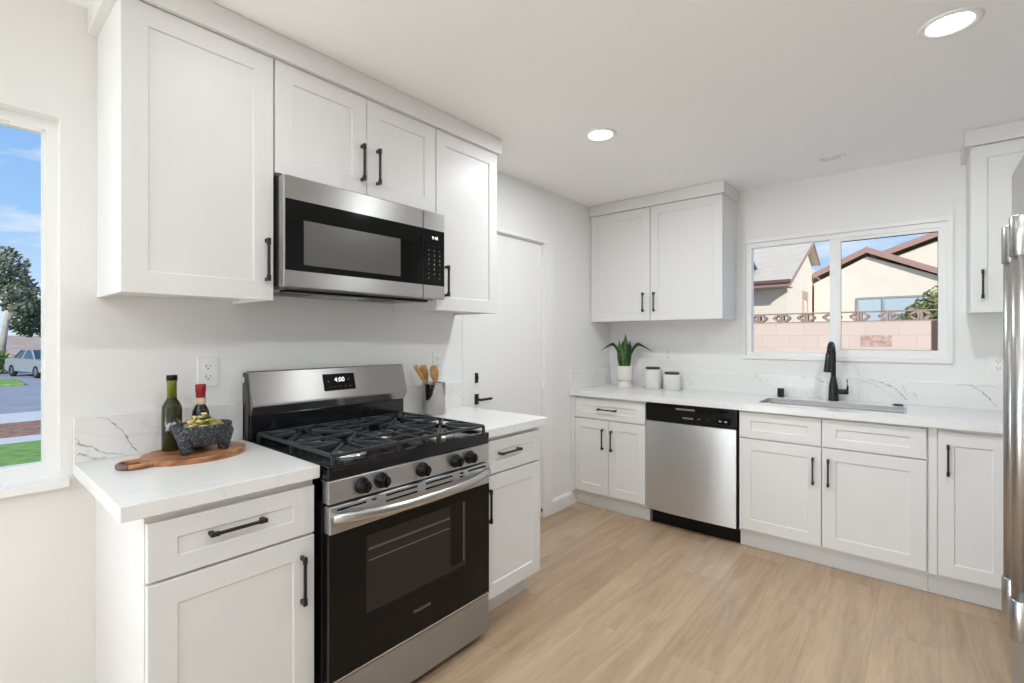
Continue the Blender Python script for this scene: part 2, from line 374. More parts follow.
    def ribbon(s, pts, w, axis, pos, jit=0.3):
        """thin wandering vein on a vertical slab"""
        P = []
        for (a, b_), (c, d) in zip(pts[:-1], pts[1:]):
            k = max(2, int(math.hypot(c - a, d - b_) / 0.008))
            P += [(a + (c - a) * i / k, b_ + (d - b_) * i / k) for i in range(k)]
        P.append(pts[-1]); P = [(a + random.gauss(0, 0.0016), b_ + random.gauss(0, 0.0016)) for a, b_ in P]
        E_ = []
        for i, (a, b_) in enumerate(P):
            t = i / max(1, len(P) - 1); q = P[min(i + 1, len(P) - 1)]; p = P[max(i - 1, 0)]
            dx, dz = q[0] - p[0], q[1] - p[1]; l = math.hypot(dx, dz) or 1
            ww = w * (0.35 + 0.65 * math.sin(PI * min(1, max(0, t))) ** 0.6) * random.uniform(1 - jit * 1.6, 1 + jit)
            E_.append(((a - dz / l * ww, b_ + dx / l * ww), (a + dz / l * ww, b_ - dx / l * ww)))
        def Q(p): return (pos, p[0], p[1]) if axis == 'x' else (p[0], pos, p[1])
        for (a, b_), (c, d) in zip(E_[:-1], E_[1:]): s.poly([Q(a), Q(b_), Q(d), Q(c)])
        return s

def wloc(o):
    v = Vector((0, 0, 0))
    while o is not None: v = v + o.location; o = o.parent
    return v
def obj(name, mb, mats, parent=None, label=None, recalc=True):
    if recalc: bmesh.ops.recalc_face_normals(mb.bm, faces=mb.bm.faces[:])
    uv = mb.bm.loops.layers.uv.new('UVMap')
    for f in mb.bm.faces:
        n = f.normal
        for l in f.loops:
            c = l.vert.co
            l[uv].uv = (c.x + c.y, c.z) if abs(n.z) < 0.75 else (c.y, c.x)
    if parent is not None:
        off = wloc(parent)
        for v in mb.bm.verts: v.co -= off
    me = bpy.data.meshes.new(name); mb.bm.to_mesh(me); mb.bm.free()
    if not isinstance(mats, (list, tuple)): mats = [mats]
    for k in mats: me.materials.append(M[k] if isinstance(k, str) else k)
    o = bpy.data.objects.new(name, me); COL.objects.link(o)
    if parent is not None: o.parent = parent
    if label: o['label'] = label
    return o
def tag(o, label, cat, group=None, kind=None):
    o['label'] = label; o['category'] = cat
    if group: o['group'] = group
    if kind: o['kind'] = kind
    return o
def thing(name, label, cat, loc, group=None):
    o = bpy.data.objects.new(name, None); COL.objects.link(o); o.location = loc; o.empty_display_size = 0.1
    return tag(o, label, cat, group)
def struct(name, mb, mats, label, cat):
    return tag(obj(name, mb, mats), label, cat, kind='structure')
def text(name, s, loc, rot, size, m, parent, align='CENTER'):
    c = bpy.data.curves.new(name, 'FONT'); c.body = s; c.size = size; c.extrude = 0.0002; c.align_x = align; c.align_y = 'CENTER'
    c.materials.append(M[m]); tmp = bpy.data.objects.new('tmp_text', c); COL.objects.link(tmp)
    me = bpy.data.meshes.new_from_object(tmp.evaluated_get(bpy.context.evaluated_depsgraph_get())); me.name = name
    bpy.data.objects.remove(tmp); bpy.data.curves.remove(c)
    o = bpy.data.objects.new(name, me); COL.objects.link(o)
    o.parent = parent; o.location = Vector(loc) - wloc(parent); o.rotation_euler = rot; return o
TL = Matrix(((0, 1, 0, 0), (1, 0, 0, 0), (0, 0, 1, 0), (0, 0, 0, 1)))      # local (u,n,z) -> range wall: u = y, n = x
TB = Matrix(((1, 0, 0, 0), (0, -1, 0, D), (0, 0, 1, 0), (0, 0, 0, 1)))     # local (u,n,z) -> sink wall: u = x, n = out of the wall
RL = (PI / 2, 0, PI / 2); RB = (PI / 2, 0, 0)

# ================================================================== ROOM
mb = MB(); mb.box(-0.14, RX + 0.14, RY - 0.14, D + 0.14, -0.12, 0)
struct('floor', mb, 'floor', 'light oak plank floor running towards the sink wall', 'floor')
mb = MB(); mb.box(-0.14, RX + 0.14, RY - 0.14, D + 0.14, CH, CH + 0.14)
struct('ceiling', mb, 'ceiling', 'plain white ceiling with recessed lights', 'ceiling')
WY0, WY1, WZ0, WZ1 = -1.40, 0.252, 0.868, 2.045       # side window opening
DY0, DY1, DZ1 = 2.122, 2.888, 2.026                   # door opening
mb = MB()
mb.box(-0.14, 0, RY - 0.14, PY0, 0, CH); mb.box(-0.14, 0, PY0, PY1, PZ1, CH); mb.box(-0.14, 0, PY1, WY0, 0, CH); mb.box(-0.14, 0, WY0, WY1, 0, WZ0); mb.box(-0.14, 0, WY0, WY1, WZ1, CH)
mb.box(-0.14, 0, WY1, DY0, 0, CH); mb.box(-0.14, 0, DY0, DY1, DZ1, CH); mb.box(-0.14, 0, DY1, D, 0, CH)
struct('wall_left', mb, 'wall', 'white painted wall behind the range and the side window', 'wall')
VX0, VX1, VZ0, VZ1 = 1.135, 2.268, 1.198, 2.038       # sink window opening
mb = MB()
mb.box(-0.14, VX0, D, D + 0.14, 0, CH); mb.box(VX1, RX + 0.14, D, D + 0.14, 0, CH)
mb.box(VX0, VX1, D, D + 0.14, 0, VZ0); mb.box(VX0, VX1, D, D + 0.14, VZ1, CH)
struct('wall_back', mb, 'wall', 'white painted wall behind the sink', 'wall')
mb = MB(); mb.box(RX, RX + 0.14, RY - 0.14, D, 0, CH)
struct('wall_right', mb, 'bounce_grey', 'wall behind the refrigerator, greyed to cut bounced light', 'wall')
mb = MB(); mb.box(0, RX, RY - 0.14, RY, 0, CH)
struct('wall_rear', mb, 'bounce_grey', 'unseen wall behind the camera, greyed to cut bounced light', 'wall')

# side window
w1 = thing('window_1', 'tall white framed side window looking onto lawn and street', 'window', (-0.06, (WY0 + WY1) / 2, WZ0)); w1['kind'] = 'structure'
mb = MB(); mb.ring('x', -0.10, -0.045, (WY0, WY1, WZ0, WZ1), (WY0 + 0.045, WY1 - 0.030, WZ0 + 0.045, WZ1 - 0.036))
mb.ring('x', -0.085, -0.055, (WY0 + 0.045, WY1 - 0.030, WZ0 + 0.045, WZ1 - 0.036), (WY0 + 0.055, WY1 - 0.037, WZ0 + 0.053, WZ1 - 0.043))
mb.box(-0.10, -0.05, -0.60, -0.54, WZ0 + 0.045, WZ1 - 0.045)
obj('window_frame', mb, 'vinyl', w1)
mb = MB(); mb.box(-0.074, -0.070, WY0 + 0.04, WY1 - 0.04, WZ0 + 0.04, WZ1 - 0.04); obj('pane', mb, 'pane', w1)
mb = MB(); mb.box(-0.045, 0.028, WY0 - 0.02, WY1 + 0.022, WZ0 - 0.024, WZ0 + 0.001, 0.003); obj('sill', mb, 'trim', w1)
mb = MB(); mb.box(-0.052, -0.046, 0.14, 0.214, WZ1 - 0.046, WZ1 - 0.035, 0.001); obj('sash_stop', mb, 'vinyl', w1)

# sink window
w2 = thing('window_2', 'white sliding window over the sink looking onto a block garden wall', 'window', (1.70, D, VZ0)); w2['kind'] = 'structure'
mb = MB(); mb.ring('y', D - 0.014, D + 0.001, (1.117, 2.287, 1.176, 2.058), (1.140, 2.263, 1.203, 2.033)); obj('casing', mb, 'trim', w2)
mb = MB(); mb.ring('y', D + 0.004, D + 0.075, (VX0, VX1, VZ0, VZ1), (1.176, 2.232, 1.226, 2.000))
mb.box(1.668, 1.716, D + 0.010, D + 0.06, 1.226, 2.000); obj('window_frame', mb, 'vinyl', w2)
mb = MB(); mb.ring('y', D + 0.012, D + 0.045, (1.684, 2.232, 1.226, 2.000), (1.730, 2.221, 1.252, 1.978)); obj('sash', mb, 'vinyl', w2)
mb = MB(); mb.ring('y', D + 0.018, D + 0.024, (1.729, 2.222, 1.251, 1.979), (1.732, 2.219, 1.254, 1.973)); obj('gasket', mb, 'blackplastic', w2)
mb = MB(); mb.box(1.172, 1.672, D + 0.040, D + 0.044, 1.22, 2.004); obj('pane', mb, 'pane', w2)
mb = MB(); mb.box(1.726, 2.225, D + 0.026, D + 0.030, 1.248, 1.982); obj('pane', mb, 'pane', w2)

# unseen patio door added behind the camera to house the fill light
d2 = thing('added_door_2', 'unseen white framed glass patio door added behind the camera for fill light', 'door', (-0.06, (PY0 + PY1) / 2, 0)); d2['kind'] = 'structure'
mb = MB(); mb.ring('x', -0.09, -0.04, (PY0, PY1, 0.001, PZ1), (PY0 + 0.07, PY1 - 0.07, 0.09, PZ1 - 0.07)); obj('door_frame', mb, 'vinyl', d2)
mb = MB(); mb.box(-0.068, -0.063, PY0 + 0.06, PY1 - 0.06, 0.08, PZ1 - 0.06); obj('pane', mb, 'pane', d2)
# door beside the cabinets
d1 = thing('door_1', 'plain white door beside the range run with black lever', 'door', (-0.02, 2.505, 0)); d1['kind'] = 'structure'
mb = MB(); mb.box(-0.052, -0.012, DY0 + 0.004, DY1 - 0.006, 0.012, DZ1 - 0.004, 0.0015); obj('slab', mb, 'trim', d1)
lv = MB(); lv.box(-0.012, -0.003, 2.178, 2.208, 0.908, 0.974, 0.002)
lv.cyl((-0.004, 2.193, 0.940), (0.032, 2.193, 0.940), 0.008); lv.box(0.024, 0.036, 2.186, 2.296, 0.932, 0.948, 0.004)
obj('lever', lv, 'black', d1)
mb = MB(); mb.box(-0.012, -0.002, 2.180, 2.204, 1.045, 1.108, 0.003); mb.box(-0.002, 0.008, 2.188, 2.196, 1.065, 1.09, 0.002); obj('deadbolt', mb, 'black', d1)
for z in (0.05, 1.0, 1.82):
    mb = MB(); mb.cyl((-0.008, DY1 - 0.004, z - (0.012 if z < 0.1 else 0.045)), (-0.008, DY1 - 0.004, z + (0.012 if z < 0.1 else 0.045)), 0.006); obj('hinge', mb, 'black' if z < 0.1 else 'trim', d1)
mb = MB(); mb.box(-0.001, 0.004, 2.058, 2.122, 0.0, 2.03, 0.001); mb.box(-0.001, 0.016, 2.888, 2.992, 0, 2.03, 0.002); mb.box(-0.001, 0.018, 2.048, 3.002, 2.03, 2.052, 0.003)
mb.box(-0.14, -0.0, DY0, DY0 + 0.003, 0, DZ1); mb.box(-0.14, 0, DY1 - 0.003, DY1, 0, DZ1); mb.box(-0.14, 0.0, DY0, DY1, DZ1 - 0.003, DZ1)
struct('trim_1', mb, 'trim', 'flat white casing around the plain white door', 'door casing')
mb = MB(); mb.prism([(0.0, 0.0), (0.015, 0.0), (0.015, 0.085), (0.009, 0.1), (0, 0.1)], 'y', 2.993, 3.332)
struct('baseboard_left', mb, 'trim', 'short white baseboard between the door and the corner cabinet', 'baseboard')
mb = MB(); mb.prism([(0.0, 0.0), (0.015, 0.0), (0.015, 0.085), (0.009, 0.1), (0, 0.1)], 'y', PY1, 0.34)
struct('baseboard_left.001', mb, 'trim', 'white baseboard below the side window', 'baseboard')
mb = MB(); mb.prism([(RX, 0.0), (RX - 0.015, 0.0), (RX - 0.015, 0.085), (RX - 0.009, 0.1), (RX, 0.1)], 'y', RY, 1.05)
struct('baseboard_right', mb, 'trim', 'white baseboard on the wall by the refrigerator', 'baseboard')

# ================================================================== LIGHTS IN THE ROOM
def downlight(x, y, label, on=True, r=0.088, dim=1.0):
    t = thing('recessed_light', label, 'ceiling light', (x, y, CH), 'recessed ceiling lights')
    mb = MB(); mb.lathe([(r, 0.0), (r, -0.004), (r - 0.006, -0.007), (r - 0.02, -0.005), (r - 0.024, -0.0015), (r - 0.024, 0)], (x, y, CH), 40)
    obj('trim_ring', mb, 'white_plastic', t)
    mb = MB(); mb.lathe([(0, -0.002), (r - 0.024, -0.002), (r - 0.024, 0.0), (0, 0.0)], (x, y, CH), 40)
    obj('lens', mb, 'lens' if on else 'white_plastic', t)
    if on:
        a = bpy.data.lights.new('lamp', 'AREA'); a.shape = 'DISK'; a.size = 0.13; a.energy = LAMP_W * dim; a.color = (0.91, 0.96, 1.0)
        o = bpy.data.objects.new('lamp', a); COL.objects.link(o); o.parent = t; o.location = (0, 0, -0.006)
    return t
downlight(0.806, 2.324, 'lit recessed ceiling light nearer the range uppers, smaller of the two lit', dim=0.78)
downlight(2.218, 2.298, 'lit recessed ceiling light towards the refrigerator, larger of the two lit')
downlight(1.72, 3.53, 'unlit white recessed ceiling disc just in front of the sink window', False, 0.075)
for x, y, dim, p in ((0.806, 0.69, 0.10, 'over the board and bottles'), (2.218, 0.69, 0.5, 'over the camera position, unseen, added as fill'), (0.806, -1.0, 0.08, 'by the side window behind the camera, unseen, added as fill'), (2.218, -1.0, 0.5, 'by the right wall behind the camera, unseen, added as fill'), (1.5, -2.3, 0.7, 'nearest the rear wall, unseen, added as fill')):  # unseen lamps; all but the first are added to brighten the room
    downlight(x, y, 'lit recessed ceiling light ' + p, dim=dim)

# ================================================================== CABINETS
def pull(name, T, u, z, n, vertical, L_, parent, label=None):
    """black bar pull standing on a front at depth n"""
    mb = MB(T); h = L_ / 2; b = 0.0048; so_ = 0.030
    def bx(a0, a1, n0, n1, c0, c1, bev=0.0012):
        if vertical: mb.box(u + c0, u + c1, n + n0, n + n1, z + a0, z + a1, bev)
        else: mb.box(u + a0, u + a1, n + n0, n + n1, z + c0, z + c1, bev)
    bx(-h + 0.004, h - 0.004, so_ - 0.009, so_, -b * 0.9, b * 0.9)
    for s_ in (-1, 1):
        a, c = sorted((s_ * h, s_ * (h - 0.013)))
        bx(a, c, 0, so_, -b, b)
        a, c = sorted((s_ * h * 1.01, s_ * (h - 0.022)))
        bx(a, c, so_ - 0.011, so_ + 0.001, -b * 1.25, b * 1.25)
    return obj(name, mb, 'black', parent, label)
def front(kind, T, u0, u1, z0, z1, n0, parent, handle=None, st=0.066, rail=0.066, t=0.02, fixed=False):
    mb = MB(T); mb.shaker(u0, u1, z0, z1, n0, n0 + t, st, rail)
    o = obj(kind, mb, 'cab', parent)
    if handle:
        u, z, vert, L_ = handle
        pull('handle', T, u, z, n0 + t - (0.0055 if (kind == 'drawer') else 0.0), vert, L_, o)
    return o
def carcass(T, u0, u1, n0, n1, z0, z1, parent, mat_='cab', name='body', under=0.0):
    mb = MB(T); mb.box(u0, u1, n0, n1, z0 + under, z1, 0.001)
    if under:
        mb.box(u0, u0 + 0.018, n0, n1, z0, z0 + under + 0.001); mb.box(u1 - 0.018, u1, n0, n1, z0, z0 + under + 0.001); mb.box(u0 + 0.018, u1 - 0.018, n1 - 0.018, n1, z0, z0 + under + 0.001)
    return obj(name, mb, mat_, parent)

CZ = 0.915; CB = 0.875      # worktop top and underside
# --- base cabinet left of range
c = thing('base_cabinet', 'white shaker base cabinet left of the range under the cutting board', 'cabinet', (0.31, 0.57, 0), 'base cabinets')
carcass(TL, 0.345, 0.793, 0.001, 0.608, 0.11, CB - 0.001, c)
mb = MB(); mb.box(0.001, 0.54, 0.352, 0.795, 0, 0.11); obj('toe_kick', mb, 'cab', c)
mb = MB(); mb.box(0.001, 0.016, 0.338, 0.345, 0.0, CB - 0.001, 0.002); obj('scribe_strip', mb, 'cab', c)
mb = MB(TL); mb.box(0.339, 0.345, 0.0165, 0.608, 0.0, CB - 0.001, 0.001); obj('end_panel', mb, 'cab', c)
front('drawer', TL, 0.342, 0.788, 0.697, 0.849, 0.609, c, (0.556, 0.785, False, 0.150), 0.066, 0.050)
front('door', TL, 0.342, 0.788, 0.122, 0.689, 0.609, c, (0.745, 0.558, True, 0.152))
# --- base cabinet right of range
c = thing('base_cabinet', 'narrow white shaker base cabinet between the range and the plain door', 'cabinet', (0.31, 1.80, 0), 'base cabinets')
carcass(TL, 1.578, 2.018, 0.001, 0.608, 0.11, CB - 0.001, c)
mb = MB(); mb.box(0.001, 0.54, 1.58, 2.014, 0, 0.11); obj('toe_kick', mb, 'cab', c)
front('drawer', TL, 1.584, 2.015, 0.700, 0.853, 0.609, c, (1.765, 0.787, False, 0.150), 0.066, 0.050)
front('door', TL, 1.584, 2.015, 0.124, 0.691, 0.609, c, (1.613, 0.563, True, 0.152))
# --- corner base cabinet on the sink wall
bz0, bz1 = 0.128, 0.697
c = thing('base_cabinet', 'white two-door base cabinet with one drawer in the corner below the plant', 'cabinet', (0.31, 3.59, 0), 'base cabinets')
carcass(TB, 0.001, 0.632, 0.001, 0.608, 0.11, CB - 0.001, c)
mb = MB(TB); mb.box(0.001, 0.636, 0.001, 0.565, 0, 0.11); obj('toe_kick', mb, 'cab', c)
mb = MB(TB); mb.box(0.001, 0.031, 0.608, 0.628, 0.11, CB - 0.002, 0.001); obj('filler', mb, 'cab', c)
front('drawer', TB, 0.035, 0.628, 0.705, 0.857, 0.609, c, (0.322, 0.782, False, 0.158), 0.066, 0.050)
front('door', TB, 0.035, 0.329, bz0, bz1, 0.609, c, (0.288, 0.556, True, 0.155), 0.06)
front('door', TB, 0.333, 0.628, bz0, bz1, 0.609, c, (0.362, 0.552, True, 0.155), 0.06)
# --- sink base
c = thing('base_cabinet', 'wide white two-door base cabinet under the kitchen sink', 'cabinet', (1.71, 3.59, 0), 'base cabinets')
mb = MB(TB); mb.box(1.257, 1.275, 0.001, 0.608, 0.11, CB - 0.001); mb.box(2.150, 2.168, 0.001, 0.608, 0.11, CB - 0.001); mb.box(1.275, 2.150, 0.001, 0.608, 0.11, 0.128); mb.box(1.275, 2.150, 0.590, 0.608, 0.128, CB - 0.001)
obj('body', mb, 'cab', c)
mb = MB(TB); mb.box(1.252, 2.168, 0.001, 0.56, 0, 0.11); obj('toe_kick', mb, 'cab', c)
front('false_front', TB, 1.263, 1.703, 0.705, 0.862, 0.609, c, None, 0.066, 0.050)
front('false_front', TB, 1.707, 2.163, 0.705, 0.862, 0.609, c, None, 0.066, 0.050)
front('door', TB, 1.263, 1.703, bz0, bz1, 0.609, c, (1.664, 0.560, True, 0.155))
front('door', TB, 1.707, 2.163, bz0, bz1, 0.609, c, (1.739, 0.562, True, 0.155))
# --- right base
c = thing('base_cabinet', 'white full-height-door base cabinet right of the sink, beside the refrigerator', 'cabinet', (2.6, 3.59, 0), 'base cabinets')
carcass(TB, 2.169, 3.115, 0.001, 0.608, 0.11, CB - 0.001, c)
mb = MB(TB); mb.box(2.169, 3.115, 0.001, 0.555, 0, 0.11); obj('toe_kick', mb, 'cab', c)
mb = MB(TB); mb.box(2.170, 2.204, 0.608, 0.620, 0.118, CB - 0.004, 0.001); obj('filler', mb, 'cab', c)
front('door', TB, 2.208, 2.468, bz0, 0.855, 0.609, c, (2.245, 0.716, True, 0.155), 0.06)
mb = MB(TB); mb.box(2.472, 3.115, 0.608, 0.626, 0.118, CB - 0.004, 0.001); obj('filler', mb, 'cab', c)

# --- uppers on range wall
UB = 1.466; UT = 2.350
c = thing('wall_cabinet', 'tall single-door white wall cabinet left of the microwave', 'cabinet', (0.17, 0.565, UB), 'wall cabinets')
carcass(TL, 0.344, 0.786, 0.001, 0.318, UB, UT, c, under=0.012)
front('door', TL, 0.343, 0.784, UB - 0.001, UT - 0.002, 0.319, c, (0.757, 1.609, True, 0.152))
c = thing('wall_cabinet', 'short two-door white wall cabinet above the microwave', 'cabinet', (0.17, 1.173, 1.94), 'wall cabinets')
carcass(TL, 0.788, 1.556, 0.001, 0.318, 1.932, UT, c)
front('door', TL, 0.790, 1.1715, 1.935, UT - 0.002, 0.319, c, (1.146, 2.065, True, 0.152))
front('door', TL, 1.1745, 1.555, 1.935, UT - 0.002, 0.319, c, (1.222, 2.066, True, 0.152))
c = thing('wall_cabinet', 'narrow single-door white wall cabinet right of the microwave, by the plain door', 'cabinet', (0.17, 1.78, UB), 'wall cabinets')
carcass(TL, 1.558, 2.002, 0.001, 0.318, UB, UT, c, under=0.012)
front('door', TL, 1.560, 2.001, UB - 0.001, UT - 0.002, 0.319, c, (1.618, 1.610, True, 0.152), 0.062)
# --- uppers on sink wall
c = thing('wall_cabinet', 'two-door white wall cabinet in the corner above the potted plant', 'cabinet', (0.53, 3.73, UB), 'wall cabinets')
carcass(TB, 0.012, 1.074, 0.001, 0.318, UB, UT, c)
mb = MB(TB); mb.box(0.001, 0.0115, 0.001, 0.326, UB, UT); obj('filler', mb, 'cab', c)
def front_flat(T, u0, u1, z0, z1, n0, parent, handle):
    mb = MB(T); mb.shaker(u0, u1, z0, z1, n0, n0 + 0.02, 0.062, 0.062, 0.004); o = obj('door', mb, 'cab', parent)
    pull('handle', T, handle[0], handle[1], n0 + 0.02, True, 0.148, o)
front_flat(TB, 0.014, 0.533, UB, UT - 0.002, 0.319, c, (0.481, 1.609))
front_flat(TB, 0.538, 1.072, UB, UT - 0.002, 0.319, c, (0.571, 1.608))
c = thing('wall_cabinet', 'white wall cabinet right of the sink window, near the refrigerator', 'cabinet', (2.7, 3.73, UB), 'wall cabinets')
carcass(TB, 2.344, 3.115, 0.001, 0.318, UB, UT, c)
front('door', TB, 2.346, 2.80, UB - 0.002, UT - 0.002, 0.319, c, (2.390, 1.613, True, 0.150), 0.062)
front('door', TB, 2.804, 3.113, UB - 0.002, UT - 0.002, 0.319, c, None, 0.062)
# --- crowns
def crown(T, u0, u1, n1, label, wall_left=False):
    mb = MB(T); mb.box(u0, u1, 0.001, n1, 2.3505, CH - 0.001, 0.002)
    o = obj('crown_molding', mb, 'cab'); return tag(o, label, 'molding', 'crown mouldings on the wall cabinets')
crown(TL, 0.318, 2.020, 0.358, 'long white crown moulding over the microwave wall cabinets')
crown(TB, 0.001, 1.090, 0.358, 'white crown moulding over the corner wall cabinet above the plant')
crown(TB, 2.320, 3.115, 0.358, 'white crown moulding over the wall cabinet beside the refrigerator')

# ================================================================== WORKTOPS
def vein(mb, pts, w, axis, pos, soft=False):
    mb.mi = 2 if soft else 1; mb.ribbon(pts, w, axis, pos); mb.mi = 0
t = thing('countertop', 'white quartz countertop with thick edge left of the range, under the cutting board', 'countertop', (0.32, 0.54, CB), 'countertops')
mb = MB(); mb.box(0.001, 0.6506, 0.2825, 0.796, CB, CZ, 0.002); obj('slab', mb, 'quartz', t)
mb = MB(); mb.box(0.001, 0.020, 0.2825, 0.800, CZ, 1.066, 0.0015)
for p, w in (([(0.336, 1.062), (0.357, 1.057), (0.37, 1.049), (0.389, 1.03), (0.405, 1.012), (0.421, 0.981), (0.437, 0.945), (0.461, 0.919)], 0.0026),
             ([(0.284, 1.002), (0.292, 0.991), (0.296, 0.977), (0.306, 0.972), (0.333, 0.961), (0.345, 0.947), (0.367, 0.935), (0.401, 0.927), (0.427, 0.918)], 0.0026),
             ([(0.286, 0.981), (0.296, 0.978)], 0.0024), ([(0.292, 0.941), (0.297, 0.948), (0.306, 0.939), (0.324, 0.929), (0.345, 0.922), (0.367, 0.919)], 0.003)):
    vein(mb, p, w, 'x', 0.0204)
tag(obj('backsplash', mb, ['quartz', 'vein', 'veinsoft'], recalc=False), 'grey-veined white quartz backsplash behind the oil bottles', 'backsplash', 'low quartz backsplashes')
t = thing('countertop', 'short white quartz countertop right of the range, under the utensil crock', 'countertop', (0.32, 1.81, CB), 'countertops')
mb = MB(); mb.box(0.001, 0.6506, 1.575, 2.052, CB, CZ, 0.002); obj('slab', mb, 'quartz', t)
mb = MB(); mb.box(0.001, 0.020, 1.575, 2.052, CZ, 1.066, 0.0015)
vein(mb, [(1.934, 1.059), (1.966, 1.02), (2.008, 0.989), (2.045, 0.957)], 0.0022, 'x', 0.0204, True)
tag(obj('backsplash', mb, ['quartz', 'vein', 'veinsoft'], recalc=False), 'short white quartz backsplash behind the steel utensil crock', 'backsplash', 'low quartz backsplashes')
t = thing('countertop', 'long white quartz countertop along the sink wall with sink cut-out', 'countertop', (1.55, 3.57, CB), 'countertops')
SX0, SX1, SY0, SY1 = 1.335, 2.080, 3.400, 3.722      # sink cut-out
fy = D - 0.6506
mb = MB(); mb.box(0.001, SX0, fy, D - 0.001, CB, CZ); mb.box(SX1, 3.115, fy, D - 0.001, CB, CZ)
mb.box(SX0, SX1, fy, SY0, CB, CZ); mb.box(SX0, SX1, SY1, D - 0.001, CB, CZ); obj('slab', mb, 'quartz', t)
mb = MB(); mb.box(0.0205, 3.115, D - 0.021, D - 0.001, CZ, 1.062, 0.001)
yb = D - 0.0214
for p, w, s_ in (([(1.191, 1.055), (1.243, 1.028), (1.276, 0.984)], 0.003, True), ([(1.251, 1.045), (1.302, 1.013)], 0.002, True),
              ([(1.585, 1.058), (1.622, 1.032), (1.666, 1.022)], 0.003, False), ([(1.887, 1.058), (1.952, 1.045), (2.016, 1.012), (2.053, 0.97), (2.084, 0.933)], 0.0042, False),
              ([(1.834, 1.056), (1.913, 1.030), (1.978, 0.98), (2.016, 0.951)], 0.003, True), ([(1.793, 1.025), (1.887, 1.047)], 0.002, True),
              ([(2.053, 1.033), (2.078, 0.972)], 0.004, True), ([(2.102, 0.997), (2.126, 0.952)], 0.003, True),
              ([(2.309, 1.057), (2.364, 1.052), (2.412, 1.019), (2.443, 0.978), (2.471, 0.937)], 0.0036, False), ([(2.38, 1.048), (2.45, 1.052), (2.5, 1.03)], 0.002, True), ([(0.30, 1.03), (0.36, 0.99), (0.40, 0.95)], 0.003, True)):
    vein(mb, p, w, 'y', yb, s_)
tag(obj('backsplash', mb, ['quartz', 'vein', 'veinsoft'], recalc=False), 'long veined white quartz backsplash behind faucet and canisters', 'backsplash', 'low quartz backsplashes')
mb = MB(); mb.box(0.001, 0.020, fy, D - 0.001, CZ, 1.062, 0.001)
vein(mb, [(3.70, 1.05), (3.75, 1.01), (3.80, 0.97), (3.85, 0.93)], 0.003, 'x', 0.0204, True)
tag(obj('side_splash', mb, ['quartz', 'vein', 'veinsoft'], recalc=False), 'white quartz side splash on the corner wall left of the potted plant', 'backsplash', 'low quartz backsplashes')

# ================================================================== SINK AND TAP
t = thing('sink', 'rectangular stainless steel sink set into the long countertop', 'sink', (1.685, 3.557, 0.70))
mb = MB(); a, b_, c0, d0 = SX0 + 0.001, SX1 - 0.001, SY0 + 0.001, SY1 - 0.001
mb.box(a, a + 0.004, c0, d0, 0.70, 0.9155); mb.box(b_ - 0.004, b_, c0, d0, 0.70, 0.9155); mb.box(a, b_, c0, c0 + 0.004, 0.70, 0.9155); mb.box(a, b_, d0 - 0.004, d0, 0.70, 0.9155)
mb.box(a, b_, c0, d0, 0.695, 0.70)
obj('basin', mb, 'steel_sink', t)
mb = MB(); mb.ring('z', 0.880, 0.889, (a + 0.004, b_ - 0.004, c0 + 0.004, d0 - 0.004), (a + 0.016, b_ - 0.016, c0 + 0.016, d0 - 0.016)); obj('ledge', mb, 'steel_sink', t)
mb = MB(); mb.lathe([(0, 0.7005), (0.055, 0.7005), (0.055, 0.704), (0.045, 0.704), (0.038, 0.702), (0, 0.702)], (1.685, 3.60, 0), 24); obj('drain', mb, 'chrome', t)

FX, FY = 1.700, 3.812
t = thing('faucet', 'matte black pull-down faucet standing behind the sink', 'faucet', (FX, FY, CZ))
mb = MB(); mb.lathe([(0, 0), (0.029, 0), (0.029, 0.01), (0.028, 0.04), (0.0265, 0.09), (0.021, 0.125), (0.0165, 0.15), (0.015, 0.16), (0, 0.16)], (FX, FY, CZ), 24); obj('base', mb, 'black', t)
pts = [(FX, FY, CZ + 0.155), (FX, FY, CZ + 0.24), (FX, FY, CZ + 0.30)]
R_ = 0.075
for k in range(1, 11):
    th = PI * k / 11
    pts.append((FX - 0.006 * k / 10, FY - R_ + R_ * math.cos(th), CZ + 0.30 + 0.078 * math.sin(th)))
mb = MB(); mb.tube(pts, [0.0145] * len(pts), 14, up=(1, 0, 0)); obj('spout', mb, 'black', t)
p0 = Vector((FX - 0.008, FY - 2 * R_ + 0.002, CZ + 0.318)); p1 = Vector((FX - 0.014, FY - 2 * R_ - 0.012, CZ + 0.195))
mb = MB(); mb.cyl(p0, p1, 0.0155, 0.0215, 18); obj('spray_head', mb, 'black', t)
mb = MB(); mb.cyl((FX + 0.02, FY, CZ + 0.062), (FX + 0.082, FY, CZ + 0.062), 0.0165, 0.0165, 18)
mb.tube([(FX + 0.072, FY, CZ + 0.065), (FX + 0.078, FY, CZ + 0.09), (FX + 0.074, FY, CZ + 0.142)], [0.008, 0.0065, 0.0055], 10); obj('handle', mb, 'black', t)
mb = MB(); mb.lathe([(0, 0), (0.021, 0), (0.021, 0.058), (0.019, 0.061), (0, 0.061)], (1.389, 3.815, CZ), 24)
tag(obj('air_gap_cap', mb, 'black'), 'small black cylindrical cap standing behind the sink, left of the faucet', 'air gap')
mb = MB(); mb.lathe([(0, 0), (0.026, 0), (0.026, 0.006), (0.022, 0.009), (0, 0.009)], (2.035, 3.79, CZ), 24)
tag(obj('hole_cover', mb, 'black'), 'flat black round button on the countertop behind the sink, right of the faucet', 'hole cover')

